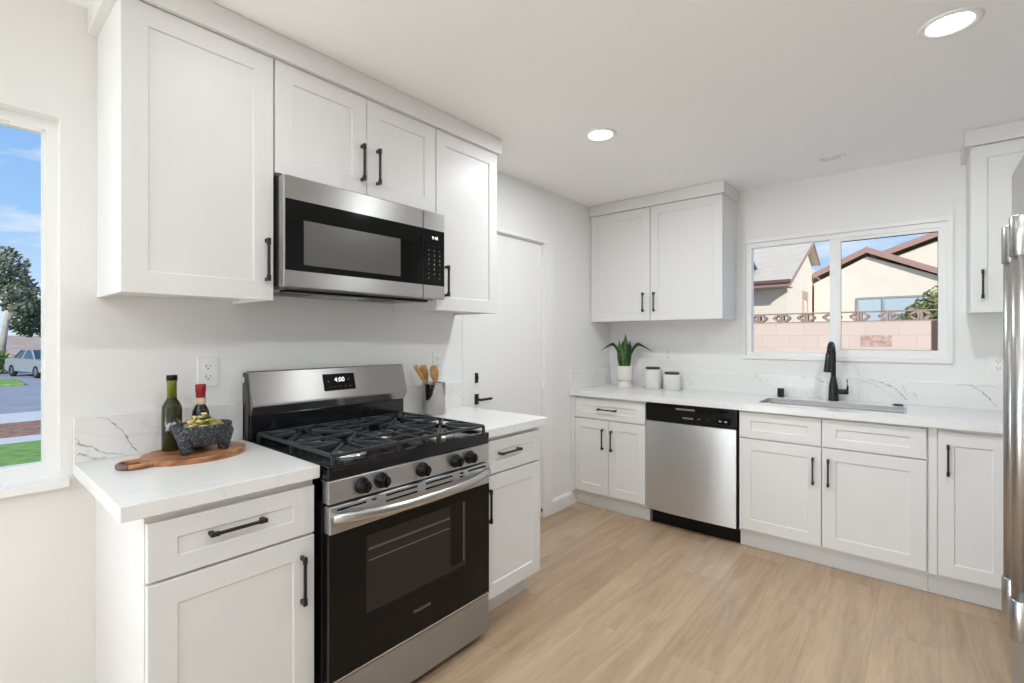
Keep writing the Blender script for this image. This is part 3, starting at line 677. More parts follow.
# ================================================================== RANGE
y0, y1 = 0.808, 1.568
t = thing('range', 'stainless and black gas range between the two short countertops', 'stove', (0.35, 1.188, 0))
mb = MB(); mb.box(0.03, 0.645, y0, y1, 0.045, 0.893, 0.002); obj('body', mb, 'blackplastic', t)
for x in (0.08, 0.60):
    for y in (y0 + 0.04, y1 - 0.035):
        mb = MB(); mb.cyl((x, y, 0.0), (x, y, 0.046), 0.016); obj('foot', mb, 'blackplastic', t)
# cooktop tray with raised rim and deep front band
mb = MB()
mb.box(0.06, 0.682, y0, y1, 0.864, 0.900, 0.005)
mb.box(0.06, 0.682, y0, y0 + 0.014, 0.895, 0.911, 0.003); mb.box(0.06, 0.682, y1 - 0.014, y1, 0.895, 0.911, 0.003); mb.box(0.645, 0.682, y0, y1, 0.895, 0.911, 0.005)
obj('cooktop', mb, 'enamel', t)
# control console
mb = MB(); mb.box(0.60, 0.681, y0, y1, 0.787, 0.863, 0.003); con = obj('control_panel', mb, 'steel', t)
for ky in (0.930, 1.008, 1.192, 1.364, 1.445):
    mb = MB(); mb.lathe([(0, 0), (0.0275, 0), (0.0275, 0.006), (0.0225, 0.009), (0.0205, 0.030), (0.0185, 0.034), (0, 0.034)], (0.681, ky, 0.825), 28, 'x')
    mb.box(0.712, 0.7195, ky - 0.0045, ky + 0.0045, 0.825 - 0.019, 0.825 + 0.019, 0.0015)
    k = obj('knob', mb, 'blackplastic', con)
    mb = MB(); mb.mi = 0
    for a in range(-6, 7):
        an = PI / 2 + a * 0.42
        mb.box(0.6812, 0.6816, ky + 0.034 * math.cos(an) - 0.001, ky + 0.034 * math.cos(an) + 0.001, 0.825 + 0.034 * math.sin(an) - 0.001, 0.825 + 0.034 * math.sin(an) + 0.001)
    obj('dial_marks', mb, 'printdim', con)
# oven door
mb = MB(); mb.box(0.648, 0.685, y0 + 0.002, y1 - 0.002, 0.205, 0.690, 0.003); door = obj('oven_door', mb, 'glassblack', t)
mb = MB(); mb.box(0.648, 0.6865, y0 + 0.002, y1 - 0.002, 0.690, 0.780, 0.003); obj('door_top_trim', mb, 'steel', door)
mb = MB()
for a, c, z in ((0.835, 0.945, 0.766), (0.966, 0.985, 0.767), (1.025, 1.165, 0.768), (1.205, 1.345, 0.768), (1.385, 1.405, 0.768), (1.43, 1.54, 0.769)): mb.box(0.684, 0.6870, a, c, z - 0.0035, z + 0.0035)
for a, c, z in ((1.025, 1.165, 0.748), (1.205, 1.345, 0.748), (1.385, 1.405, 0.754)): mb.box(0.684, 0.6870, a, c, z - 0.003, z + 0.003)
obj('vent_slots', mb, 'blackplastic', door)
mb = MB(); mb.box(0.684, 0.6855, 0.945, 1.422, 0.380, 0.648, 0.0005); win = obj('oven_window', mb, 'glassgrey', door)
mb = MB()
for z in (0.560, 0.598): mb.box(0.6853, 0.6857, 0.955, 1.33, z - 0.0012, z + 0.0012)
mb.box(0.6853, 0.6857, 1.408, 1.411, 0.40, 0.645); mb.box(0.6853, 0.6857, 0.955, 1.33, 0.602, 0.603)
obj('rack_lines', mb, 'printdim', win)
mb = MB(); mb.box(0.6853, 0.6856, 1.335, 1.400, 0.40, 0.645); obj('dark_band', mb, 'glassblack', win)  # darker band near the right side of the oven window
text('brand_lettering', 'FRIGIDAIRE', (0.6856, 1.189, 0.297), RL, 0.0165, 'printdim', door)
mb = MB(); mb.box(0.66, 0.6865, y0 + 0.003, y1 - 0.003, 0.204, 0.211, 0.001); obj('bottom_trim', mb, 'chrome', door)
# bowed door handle
P_ = []; R2 = []
for i in range(25):
    u = i / 24; y = y0 + 0.012 + (y1 - y0 - 0.024) * u; e_ = abs(2 * u - 1)
    P_.append((0.692 + 0.052 * (1 - e_ ** 2.6), y, 0.738 - 0.010 * (1 - e_ ** 2) + 0.004)); R2.append(0.0175 if 0 < i < 24 else 0.015)
mb = MB(); mb.tube(P_, R2, 16, ell=0.62); obj('door_handle', mb, 'steel_plain', door)
# storage drawer
mb = MB(); mb.box(0.62, 0.682, y0 + 0.002, y1 - 0.002, 0.036, 0.198, 0.004); obj('storage_drawer', mb, 'steel_drawer', t)
# backguard
prof = [(0.03, 1.192), (0.056, 1.192), (0.060, 1.188), (0.098, 1.058), (0.099, 1.050), (0.074, 1.014), (0.03, 1.014)]
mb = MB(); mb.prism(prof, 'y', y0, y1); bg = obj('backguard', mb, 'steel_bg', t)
mb = MB(); mb.box(0.022, 0.072, y0 + 0.001, y1 - 0.001, 0.893, 1.014, 0.003); mb.box(0.072, 0.076, y0 + 0.22, y1 - 0.22, 0.995, 1.010); obj('backguard_base', mb, 'enamel', t)
mb = MB(); mb.prism([(0.004, 0.893), (0.058, 0.893), (0.058, 1.01), (0.070, 1.03), (0.046, 1.18), (0.026, 1.186), (0.004, 1.18)], 'y', y0 - 0.003, y0 - 0.0005); mb.prism([(0.004, 0.893), (0.058, 0.893), (0.058, 1.01), (0.070, 1.03), (0.046, 1.18), (0.026, 1.186), (0.004, 1.18)], 'y', y1 + 0.0005, y1 + 0.003)
mb.box(0.004, 0.03, y0 - 0.001, y1 + 0.001, 0.90, 1.186); obj('backguard_side', mb, 'darkgrey', t)
mb = MB(); mb.box(0.012, 0.022, y0 - 0.006, y0 - 0.0028, 1.145, 1.168, 0.002); obj('side_clip', mb, 'white_plastic', t)
# tilted display on the backguard: plane through (0.060,1.188)-(0.098,1.058)
ang = math.atan2(0.038, 0.130)
def tilt(n, s_):            # n: out of plane, s_: distance down from the top edge
    return 0.060 + math.sin(ang) * s_ + math.cos(ang) * n, 1.188 - math.cos(ang) * s_ + math.sin(ang) * n
mb = MB(); a_ = tilt(0.0, 0.026); b2 = tilt(0.0, 0.104); c2 = tilt(0.0015, 0.104); d2 = tilt(0.0015, 0.026)
mb.prism([a_, b2, c2, d2], 'y', 1.118, 1.276); dp = obj('display', mb, 'glassblack', bg)
RT = (PI / 2 - 0.0, 0, PI / 2)
def ttext(nm, s_, y, dn, size, mm):
    x, z = tilt(0.0018, dn); o = text(nm, s_, (x, y, z), RT, size, mm, dp)
    o.rotation_euler = (Matrix.Rotation(PI / 2, 3, 'Z') @ Matrix.Rotation(PI / 2 - ang, 3, 'X')).to_euler(); return o
ttext('clock_digits', '4:00', 1.198, 0.055, 0.030, 'display')
for y, dn in ((1.143, 0.058), (1.243, 0.053)): ttext('display_marking', '-', y, dn, 0.03, 'print')
for y in (1.146, 1.172, 1.198, 1.222, 1.248): ttext('display_marking', '--', y, 0.086, 0.012, 'print')
# burners and grates
burn = [(0.530, 0.975, 0.045), (0.215, 0.975, 0.038), (0.372, 1.188, 0.040), (0.530, 1.401, 0.050), (0.215, 1.401, 0.034)]
for bx, by, r in burn:
    mb = MB(); mb.lathe([(0, 0.899), (r * 1.35, 0.899), (r * 1.35, 0.904), (r * 1.15, 0.912), (r, 0.914), (r, 0.918), (0, 0.918)], (bx, by, 0), 28, sy=(1.5 if by == 1.188 else 1)); bn = obj('burner', mb, 'alu', t)
    mb = MB(); mb.lathe([(0, 0.918), (r * 0.86, 0.918), (r * 0.9, 0.921), (r * 0.82, 0.929), (0, 0.931)], (bx, by, 0), 28, sy=(1.5 if by == 1.188 else 1)); obj('burner_cap', mb, 'iron', bn)
def grate(ya, yb_, centre):
    mb = MB(); x0, x1 = 0.098, 0.668; zt = 0.941; w = 0.0115
    for y in (ya, yb_): mb.bar((x0, y, zt), (x1, y, zt), w, 0.012, 0.002)
    for x in (x0, x1): mb.bar((x, ya, zt), (x, yb_, zt), w, 0.012, 0.002)
    for x in (x0, x1, (x0 + x1) / 2):
        for y in (ya, yb_): mb.bar((x, y, 0.899), (x, y, zt), w, w, 0.002)
    ym = (ya + yb_) / 2
    if centre:
        for x in (0.16, 0.24, 0.50, 0.585):  mb.bar((x, ya, zt), (x, yb_, zt), 0.009, 0.012, 0.002)
        for s_ in (-1, 1):
            mb.bar((0.372 + s_ * 0.285, ym, zt), (0.372 + s_ * 0.05, ym, zt + 0.003), 0.009, 0.014, 0.002)
            for q in (-0.06, 0.06): mb.bar((0.372 + q, ym + s_ * 0.118, zt), (0.372 + q * 0.4, ym + s_ * 0.045, zt + 0.003), 0.009, 0.014, 0.002)
    else:
        mb.bar((0.372, ya, zt), (0.372, yb_, zt), w, 0.012, 0.002)
        for cx in (0.530, 0.215):
            for k in range(8):
                an = k * PI / 4; ca, sa = math.cos(an), math.sin(an)
                hx, hy = (0.146 if cx < 0.4 else 0.148), (yb_ - ya) / 2
                hx = min(hx, 0.117 if cx < 0.4 and ca < 0 else hx, 0.138 if cx > 0.4 and ca > 0 else hx)
                s_ = min(hx / abs(ca) if abs(ca) > 1e-3 else 9, hy / abs(sa) if abs(sa) > 1e-3 else 9)
                i_ = 0.032
                mb.bar((cx + ca * s_, ym + sa * s_, zt), (cx + ca * i_, ym + sa * i_, zt + 0.004), 0.009, 0.015, 0.002)
    return obj('grate', mb, 'iron', t)
grate(y0 + 0.022, y0 + 0.278, False); grate(y0 + 0.284, y1 - 0.284, True); grate(y1 - 0.278, y1 - 0.022, False)

# ================================================================== MICROWAVE
ma, mz = 0.792, 1.557
t = thing('microwave', 'stainless and black over-the-range microwave under the short wall cabinet', 'microwave', (0.2, 1.175, 1.514))
mb = MB(); mb.box(0.001, 0.352, ma + 0.004, mz - 0.004, 1.517, 1.918, 0.003); obj('body', mb, 'darkgrey', t)
mb = MB(); mb.box(0.352, 0.362, ma + 0.006, mz - 0.006, 1.519, 1.916); obj('door_gasket', mb, 'blackplastic', t)
zb = (1.512, 1.574, 1.833, 1.918); sp = 1.428
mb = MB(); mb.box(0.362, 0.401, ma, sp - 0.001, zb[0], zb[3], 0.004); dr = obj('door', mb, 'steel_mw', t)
mb = MB(); mb.box(0.3995, 0.4018, ma + 0.006, sp - 0.001, zb[1], zb[2], 0.0006); dg = obj('door_glass', mb, 'glassblack', dr)
mb = MB(); mb.box(0.4016, 0.4022, 0.866, 1.300, 1.598, 1.762); wn_ = obj('door_window', mb, 'mwmesh', dg)
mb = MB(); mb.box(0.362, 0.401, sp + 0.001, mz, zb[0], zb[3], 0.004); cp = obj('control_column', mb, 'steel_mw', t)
mb = MB(); mb.box(0.3995, 0.4018, sp + 0.001, mz - 0.002, zb[1], zb[2], 0.0006); kp = obj('keypad', mb, 'glassblack', cp)
text('clock_digits', '9:40', (0.402, 1.497, 1.795), RL, 0.021, 'display', kp)
for r_, row in enumerate(('- - -', '= = =', '1 2 3', '4 5 6', '7 8 9', '- 0 -', '+ o +', '= - =')):
    for q, ch in enumerate(row.split()):
        text('key_marking', ch, (0.402, 1.460 + q * 0.033, 1.757 - r_ * 0.0215), RL, 0.013, 'print', kp)
mb = MB(); mb.box(0.02, 0.345, ma + 0.02, mz - 0.02, 1.508, 1.5175, 0.002)
un = obj('underside_plate', mb, 'greypaint', t)
mb = MB(); mb.box(0.300, 0.350, ma + 0.03, mz - 0.06, 1.499, 1.509, 0.002); obj('vent_strip', mb, 'blackplastic', un)
for y in (0.93, 1.35):
    mb = MB(); mb.box(0.09, 0.20, y - 0.07, y + 0.07, 1.5055, 1.5085, 0.001); obj('filter', mb, 'darkgrey', un)
mb = MB(); mb.box(0.22, 0.27, 1.12, 1.23, 1.5050, 1.5085, 0.001); obj('cooktop_lamp', mb, 'white_plastic', un)

# ================================================================== DISHWASHER
t = thing('dishwasher', 'stainless dishwasher with black control panel between two white base cabinets', 'dishwasher', (0.945, 3.5, 0))
mb = MB(TB); mb.box(0.640, 1.250, 0.02, 0.600, 0.10, 0.872, 0.001); obj('body', mb, 'blackplastic', t)
mb = MB(TB); mb.box(0.655, 1.250, 0.02, 0.555, 0.0, 0.10); obj('toe_kick', mb, 'blackplastic', t)
# door with a slight bow
poly = []
for i in range(13):
    u = i / 12; poly.append((0.645 + 0.598 * u, D - (0.628 + 0.012 * (1 - (2 * u - 1) ** 2))))
poly += [(1.243, D - 0.600), (0.645, D - 0.600)]
mb = MB(); mb.prism(poly, 'z', 0.113, 0.742); obj('door', mb, 'steel_dw', t)
mb = MB(TB); mb.box(0.638, 1.250, 0.600, 0.634, 0.744, 0.875, 0.004); cp = obj('control_panel', mb, 'blackplastic', t)
mb = MB(TB); mb.box(1.245, 1.252, 0.58, 0.618, 0.10, 0.755); obj('edge_strip', mb, 'blackplastic', t)
pp = [(0.69, 0.853), (0.80, 0.842), (0.87, 0.832), (0.95, 0.828), (1.05, 0.828), (1.12, 0.834), (1.20, 0.850), (1.20, 0.858), (0.69, 0.858)]
mb = MB(); mb.prism(pp, 'y', D - 0.6352, D - 0.634); pk = obj('pocket_handle', mb, 'glassblack', cp)
mb = MB(TB); mb.box(0.855, 0.985, 0.6352, 0.638, 0.836, 0.848, 0.001); obj('latch', mb, 'printdim', pk)
text('brand_lettering', 'FRIGIDAIRE', (0.938, D - 0.6345, 0.784), RB, 0.0145, 'print', cp)
text('panel_marking', '==', (1.012, D - 0.6345, 0.785), RB, 0.016, 'print', cp)
text('panel_marking', 'o', (1.075, D - 0.6345, 0.788), RB, 0.014, 'printdim', cp)
mb = MB(TB); mb.box(1.118, 1.215, 0.6335, 0.6350, 0.770, 0.806, 0.0005); bb = obj('button_window', mb, 'glassblack', cp)
for x in (1.148, 1.182):
    mb = MB(TB); mb.box(x - 0.008, x + 0.008, 0.6348, 0.6356, 0.783, 0.792); obj('button', mb, 'print', bb)

# ================================================================== REFRIGERATOR
fx, fa, fm, fb = 2.340, 1.085, 1.545, 1.995
t = thing('refrigerator', 'stainless side-by-side refrigerator at the right edge with tubular handles', 'refrigerator', (2.72, 1.54, 0))
mb = MB(); mb.box(fx + 0.07, 3.10, fa, fb, 0.03, 1.785, 0.004); obj('body', mb, 'darkgrey', t)
mb = MB(); mb.box(fx + 0.06, fx + 0.10, fa + 0.01, fb - 0.01, 0.0, 0.075); obj('kick_grille', mb, 'blackplastic', t)
for ya, yb_, hy in ((fa, fm - 0.002, fm - 0.062), (fm + 0.002, fb, fm + 0.062)):
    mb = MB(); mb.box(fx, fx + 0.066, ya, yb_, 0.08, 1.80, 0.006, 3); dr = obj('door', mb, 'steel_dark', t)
    hx = fx - 0.036
    mb = MB(); mb.tube([(hx, hy, 0.70), (hx, hy, 1.575)], 0.0165, 24, up=(1, 0, 0)); hd = obj('handle', mb, 'steel_handle', dr)
    for z in (0.729, 1.545):
        mb = MB(); mb.tube([(hx, hy, z - 0.043), (hx, hy, z - 0.041), (hx, hy, z + 0.041), (hx, hy, z + 0.043)], [0.018, 0.0195, 0.0195, 0.018], 24, up=(1, 0, 0)); mb.box(hx, fx - 0.0005, hy - 0.0135, hy + 0.0135, z - 0.038, z + 0.038, 0.003); obj('handle_bracket', mb, 'steel_handle', hd)

# ================================================================== SOCKETS
def outlet(T, u, z, label, n=0.0):
    o0 = T @ Vector((u, n, z)); t = thing('outlet', label, 'outlet', o0, 'wall outlets')
    mb = MB(T); mb.box(u - 0.036, u + 0.036, n, n + 0.006, z - 0.0575, z + 0.0575, 0.002); obj('cover_plate', mb, 'white_plastic', t)
    for s_ in (-1, 1):
        zc = z + s_ * 0.0205
        mb = MB(T); mb.box(u - 0.0165, u + 0.0165, n + 0.005, n + 0.0075, zc - 0.0145, zc + 0.0145, 0.0012); rc = obj('receptacle', mb, 'white_plastic', t)
        mb = MB(T); mb.box(u - 0.0085, u - 0.006, n + 0.0073, n + 0.0078, zc - 0.002, zc + 0.007); mb.box(u + 0.006, u + 0.0085, n + 0.0073, n + 0.0078, zc - 0.001, zc + 0.007); mb.box(u - 0.0025, u + 0.0025, n + 0.0073, n + 0.0078, zc - 0.010, zc - 0.005)
        obj('slots', mb, 'slot', rc)
outlet(TL, 0.678, 1.196, 'white duplex wall outlet above the counter left of the range')
outlet(TL, 1.858, 1.190, 'white duplex wall outlet behind the wooden utensils')
outlet(TB, 0.540, 1.188, 'white duplex wall outlet above the two white canisters')
outlet(TB, 2.478, 1.176, 'white duplex wall outlet beside the refrigerator handles')

# ================================================================== BOARD, BOTTLES, MOLCAJETE
bc = (0.198, 0.578); BT = CZ + 0.019
t = thing('cutting_board', 'oval acacia serving board with looped handle on the left countertop', 'cutting board', (bc[0], bc[1], CZ))
outl = []
for k in range(48):
    an = 2 * PI * k / 48; outl.append((bc[0] + 0.128 * math.sin(an), bc[1] + 0.157 * math.cos(an)))
mb = MB(); mb.prism(outl, 'z', CZ + 0.0005, BT, 0.004); obj('body', mb, 'board', t)
hc = (0.222, 0.405); LR = 0.044
lp = [(0.188, 0.452, CZ + 0.0095)] + [(hc[0] + LR * math.sin(q), hc[1] - 0.046 * math.cos(q), CZ + 0.0095) for q in [(-2.3 + 4.6 * k / 28) for k in range(29)]] + [(0.246, 0.455, CZ + 0.0095)]
mb = MB(); mb.tube(lp, 0.0088, 10, ell=0.9); obj('loop_handle', mb, 'board', t)
mb = MB(); mb.tube([(hc[0] + LR * math.sin(q), hc[1] - 0.046 * math.cos(q), CZ + 0.0096) for q in [(-0.9 + 1.9 * k / 10) for k in range(11)]], 0.0092, 10, ell=0.9); obj('handle_tip', mb, 'boardedge', t)

bx, by = 0.125, 0.527
t = thing('bottle', 'tall olive green oil bottle with black cap on the serving board', 'bottle', (bx, by, BT), 'bottles on the board')
mb = MB(); mb.lathe([(0, 0), (0.028, 0), (0.0305, 0.004), (0.0305, 0.142), (0.029, 0.155), (0.022, 0.170), (0.0165, 0.178), (0.0150, 0.185), (0, 0.185)], (bx, by, BT), 32); obj('glass', mb, 'oliveglass', t)
mb = MB(); mb.lathe([(0, 0.185), (0.0150, 0.185), (0.0146, 0.238), (0.0160, 0.240), (0.0160, 0.246), (0, 0.246)], (bx, by, BT), 28); obj('neck', mb, 'oliveneck', t)
mb = MB(); mb.lathe([(0, 0.246), (0.0168, 0.246), (0.0168, 0.262), (0.0155, 0.264), (0, 0.264)], (bx, by, BT), 28); obj('cap', mb, 'blackplastic', t)
mb = MB()
for i in range(12):     # wrapped label facing the room
    a0, a1 = -0.85 + 1.5 * i / 12, -0.85 + 1.5 * (i + 1) / 12
    mb.poly([(bx + 0.0309 * math.cos(a), by + 0.0309 * math.sin(a), BT + z) for a, z in ((a0, 0.070), (a1, 0.078), (a1, 0.118), (a0, 0.100))])
obj('label_print', mb, 'labelprint', t, recalc=False)
bx, by = 0.118, 0.618
t = thing('bottle', 'dark vinegar bottle with red foil top behind the stone bowl', 'bottle', (bx, by, BT), 'bottles on the board')
mb = MB(); mb.lathe([(0, 0), (0.026, 0), (0.028, 0.004), (0.028, 0.112), (0.0265, 0.126), (0.020, 0.142), (0.0155, 0.150), (0.0145, 0.160), (0, 0.160)], (bx, by, BT), 32); obj('glass', mb, 'darkglass', t)
mb = MB(); mb.lathe([(0.0146, 0.150), (0.0168, 0.156), (0.0162, 0.176), (0.0146, 0.176)], (bx, by, BT), 28); obj('neck_label', mb, 'label_dark', t)
mb = MB(); mb.lathe([(0.0155, 0.176), (0.0158, 0.196), (0.0172, 0.198), (0.0172, 0.222), (0.0160, 0.225), (0, 0.225)], (bx, by, BT), 28); obj('foil_cap', mb, 'redfoil', t)
mb = MB(); mb.lathe([(0.0284, 0.035), (0.0284, 0.098)], (bx, by, BT), 32); obj('label_band', mb, 'label_dark', t, recalc=False)

mx_, my_ = 0.222, 0.592
t = thing('stone_bowl', 'dark lava stone mortar bowl on stubby legs in the middle of the serving board', 'bowl', (mx_, my_, BT))
mb = MB(); mb.lathe([(0, 0.024), (0.050, 0.023), (0.068, 0.030), (0.078, 0.055), (0.088, 0.088), (0.0885, 0.094), (0.085, 0.097), (0.079, 0.094), (0.072, 0.080), (0.05, 0.062), (0, 0.056)], (mx_, my_, BT), 40, sx=0.86, sy=1.04)
obj('bowl', mb, 'lava', t)
for ax, ay in ((0.030, -0.062), (0.024, 0.064), (-0.056, 0.0)):
    mb = MB(); q = []
    for k in range(7):
        f = k / 6; q.append((mx_ + ax * (0.92 + 0.12 * f), my_ + ay * (0.90 + 0.14 * f), BT + 0.003 + 0.080 * f))
    mb.tube(q, [0.0165, 0.0185, 0.0205, 0.0225, 0.0245, 0.026, 0.020], 16); obj('leg', mb, 'lava', t)
mb = MB()
for k in range(46):
    a = random.uniform(0, 2 * PI); rr = 0.058 * math.sqrt(random.random()); h_ = 0.082 + 0.046 * (1 - (rr / 0.058) ** 1.5) + random.uniform(-0.006, 0.004)
    px, py, pz = mx_ + rr * math.cos(a) * 0.86, my_ + rr * math.sin(a), BT + h_
    mb.mi = random.choice((0, 0, 1, 1, 1, 2, 3)); s_ = random.uniform(0.008, 0.014)
    old = mb.T; mb.T = Matrix.Translation((px, py, pz)) @ Matrix.Rotation(random.uniform(0, 6), 4, 'Z') @ Matrix.Rotation(random.uniform(-0.9, 0.9), 4, 'X')
    mb.lathe([(0, -s_ * 0.5), (s_ * 0.8, -s_ * 0.28), (s_, 0), (s_ * 0.75, s_ * 0.3), (0, s_ * 0.5)], seg=9, sx=1.35, sy=0.8); mb.T = old
mb.mi = 0
mb.lathe([(0, 0.060), (0.06, 0.066), (0.056, 0.080), (0, 0.1)], (mx_, my_, BT), 20, sx=0.86)
tag(obj('chopped_vegetables', mb, ['food1', 'food2', 'food3', 'food4']), 'heap of chopped green and yellow vegetables filling the stone bowl', 'food', kind='stuff')

# ================================================================== CROCK AND UTENSILS
kx, ky = 0.112, 1.738
t = thing('utensil_crock', 'polished steel utensil crock on the counter right of the range', 'crock', (kx, ky, CZ))
mb = MB(); mb.lathe([(0, 0), (0.060, 0), (0.064, 0.004), (0.064, 0.164), (0.0655, 0.167), (0.0655, 0.170), (0.0625, 0.170), (0.061, 0.166), (0.061, 0.008), (0, 0.008)], (kx, ky, CZ), 48); obj('cup', mb, 'crock', t)
def utensil(label, foot, top, head, r=0.0075):
    f = Vector(foot); tp = Vector(top); d = (tp - f).normalized()
    t = thing('wooden_utensil', label, 'kitchen utensil', f, 'wooden utensils in the crock')
    mb = MB(); mb.tube([f, f.lerp(tp, 0.5), f.lerp(tp, 0.66)], [r, r, r * 1.05], 10); obj('shaft', mb, 'spoon', t)
    mb = MB(); q, rr = [], []
    for k, s_ in enumerate(head):
        q.append(f.lerp(tp, 0.62 + 0.38 * k / (len(head) - 1))); rr.append(s_)
    mb.tube(q, rr, 14, up=(0.8, -0.6, 0), ell=2.6); obj('head', mb, 'spoon', t)
utensil('flat wooden spatula leaning left out of the steel crock', (kx + 0.002, ky + 0.052, CZ + 0.012), (kx - 0.004, ky - 0.124, CZ + 0.268), [0.003, 0.0034, 0.0038, 0.0042, 0.0046, 0.0044], 0.006)
utensil('broad wooden turner in the middle of the steel crock', (kx - 0.028, ky + 0.010, CZ + 0.012), (kx - 0.030, ky - 0.050, CZ + 0.266), [0.003, 0.0050, 0.0072, 0.0082, 0.0080, 0.0060], 0.006)
utensil('wooden spoon with rounded bowl, rightmost in the steel crock', (kx + 0.034, ky + 0.012, CZ + 0.012), (kx + 0.030, ky - 0.030, CZ + 0.266), [0.003, 0.0055, 0.0082, 0.0092, 0.0085, 0.0050], 0.006)

# ================================================================== PLANT AND CANISTERS
px, py = 0.232, 3.727
t = thing('potted_plant', 'green spiky succulent in a cream footed pot in the counter corner', 'potted plant', (px, py, CZ))
mb = MB(); mb.lathe([(0, 0), (0.062, 0), (0.064, 0.003), (0.0635, 0.010), (0.056, 0.036), (0.052, 0.052), (0.0545, 0.058), (0.0655, 0.066), (0.0665, 0.074), (0.0665, 0.178), (0.065, 0.181), (0.062, 0.181), (0.061, 0.176), (0.061, 0.150), (0, 0.150)], (px, py, CZ), 40); obj('pot', mb, 'ceramic', t)
mb = MB(); mb.lathe([(0, 0.150), (0.0605, 0.150), (0.0605, 0.166), (0.03, 0.172), (0, 0.173)], (px, py, CZ), 28); obj('soil', mb, 'soil', t)
def leaf(pts, wid, mname, side):
    """pointed leaf along a centre line; side = direction across the blade"""
    mb = MB(); pts = [Vector(p) for p in pts]; n = len(pts); side = Vector(side).normalized(); prev = None
    for i, p in enumerate(pts):
        w = wid[i]; t_ = (pts[min(i + 1, n - 1)] - pts[max(i - 1, 0)]).normalized(); nn = side.cross(t_).normalized()
        ring_ = [mb.bm.verts.new(v) for v in (p - side * w, p - nn * w * 0.32, p + side * w, p + nn * w * 0.10 + nn * 0.0005)]
        if prev:
            for k in range(4):
                f = mb.bm.faces.new((prev[k], prev[(k + 1) % 4], ring_[(k + 1) % 4], ring_[k])); f.smooth = True
        prev = ring_
    return obj('leaf', mb, mname, t)
z0 = CZ + 0.165
def upleaf(a, lean, h_, w, mname, start=0.022):
    ca, sa = math.cos(a), math.sin(a); P = []; Wd = []
    for i in range(9):
        f = i / 8; d = start + lean * f ** 1.5; P.append((px + ca * d, py + sa * d, z0 + h_ * f))
        Wd.append(1.35 * w * (0.75 + 0.5 * math.sin(PI * min(1, f * 1.1)) ** 1.0) * (1 - f ** 3.2) + 0.0004)
    leaf(P, Wd, mname, (-sa, ca, 0.0) if abs(lean) > 0.03 else (0.8, 0.6, 0))
upleaf(0.4, 0.006, 0.288, 0.023, 'leaf', 0.004)
upleaf(-0.9, 0.020, 0.240, 0.022, 'leaf', 0.024)
upleaf(0.55, 0.040, 0.215, 0.020, 'leaf', 0.030)
upleaf(3.75, 0.038, 0.210, 0.020, 'leafdark', 0.030)
upleaf(0.1, 0.030, 0.235, 0.019, 'leafdark', 0.022)
upleaf(-2.2, 0.024, 0.232, 0.020, 'leaf', 0.026)
upleaf(2.4, 0.030, 0.225, 0.019, 'leafdark', 0.020)
upleaf(1.8, 0.020, 0.245, 0.019, 'leafdark', 0.018)
upleaf(-1.6, 0.036, 0.190, 0.020, 'leaf', 0.030)
dl = Vector((-0.80, -0.45, 0)); dr_ = Vector((0.80, 0.42, 0)); base = Vector((px, py, z0))
for dd, ex, drop in ((dl, 0.222, 0.060), (dr_, 0.262, 0.072)):
    P = []; Wd = []
    for i in range(13):
        f = i / 12
        h_ = 0.198 * math.sin(min(1, f / 0.52) * PI / 2) if f < 0.52 else 0.198 - drop * ((f - 0.52) / 0.48) ** 1.25
        P.append(base + dd * (0.025 + (ex - 0.025) * f ** 1.25) + Vector((0, 0, h_))); Wd.append(0.021 * (1 - f ** 2.4) * (0.8 + 0.4 * math.sin(PI * f)) + 0.0006)
    leaf(P, Wd, 'leafdark', (0.45, -0.55, 0.62) if dd is dl else (0.45, -0.55, -0.62))

def canister(x, y, h_, r, label):
    t = thing('canister', label, 'canister', (x, y, CZ), 'white canisters')
    hl = h_ - 0.017
    mb = MB(); mb.lathe([(0, 0), (r * 0.95, 0), (r, 0.006), (r, hl * 0.84), (r * 0.97, hl * 0.92), (r * 0.88, hl), (0, hl)], (x, y, CZ), 40); obj('jar', mb, 'canister', t)
    mb = MB(); mb.lathe([(0, hl), (r * 0.80, hl), (r * 0.84, hl + 0.003), (r * 0.84, h_ - 0.003), (r * 0.81, h_), (0, h_)], (x, y, CZ), 40); obj('lid', mb, 'walnut', t)
canister(0.462, 3.775, 0.176, 0.069, 'taller white ceramic canister with dark wood lid, beside the potted plant')
canister(0.622, 3.778, 0.141, 0.067, 'shorter white ceramic canister with dark wood lid, towards the sink')

# ================================================================== BEHIND THE HOUSE (sink window)
mb = MB(); mb.box(-9, 16, D + 0.15, 26, -0.35, -0.15); struct('ground_yard', mb, 'concrete', 'pale concrete yard behind the house', 'ground')
t = thing('garden_wall', 'pink block garden wall topped with patterned breeze blocks', 'garden wall', (1.5, 9.1, -0.15))
mb = MB(); mb.box(-5.0, 2.262, 9.0, 9.2, -0.15, 1.575); obj('block_courses', mb, 'block', t)
mb = MB(); mb.box(2.320, 7.0, 9.0, 9.2, -0.15, 1.575); obj('block_courses', mb, 'block', t)
mb = MB(); mb.box(2.262, 2.318, 8.99, 9.2, -0.15, 1.575); obj('post', mb, 'rust', t)
mb = MB(); mb.box(1.450, 1.820, 8.994, 9.01, 1.205, 1.372, 0.004); obj('worn_block', mb, 'patch', t)
bw = 0.352; k = -5
xs = [1.781 + bw * i for i in range(-11, 8)]
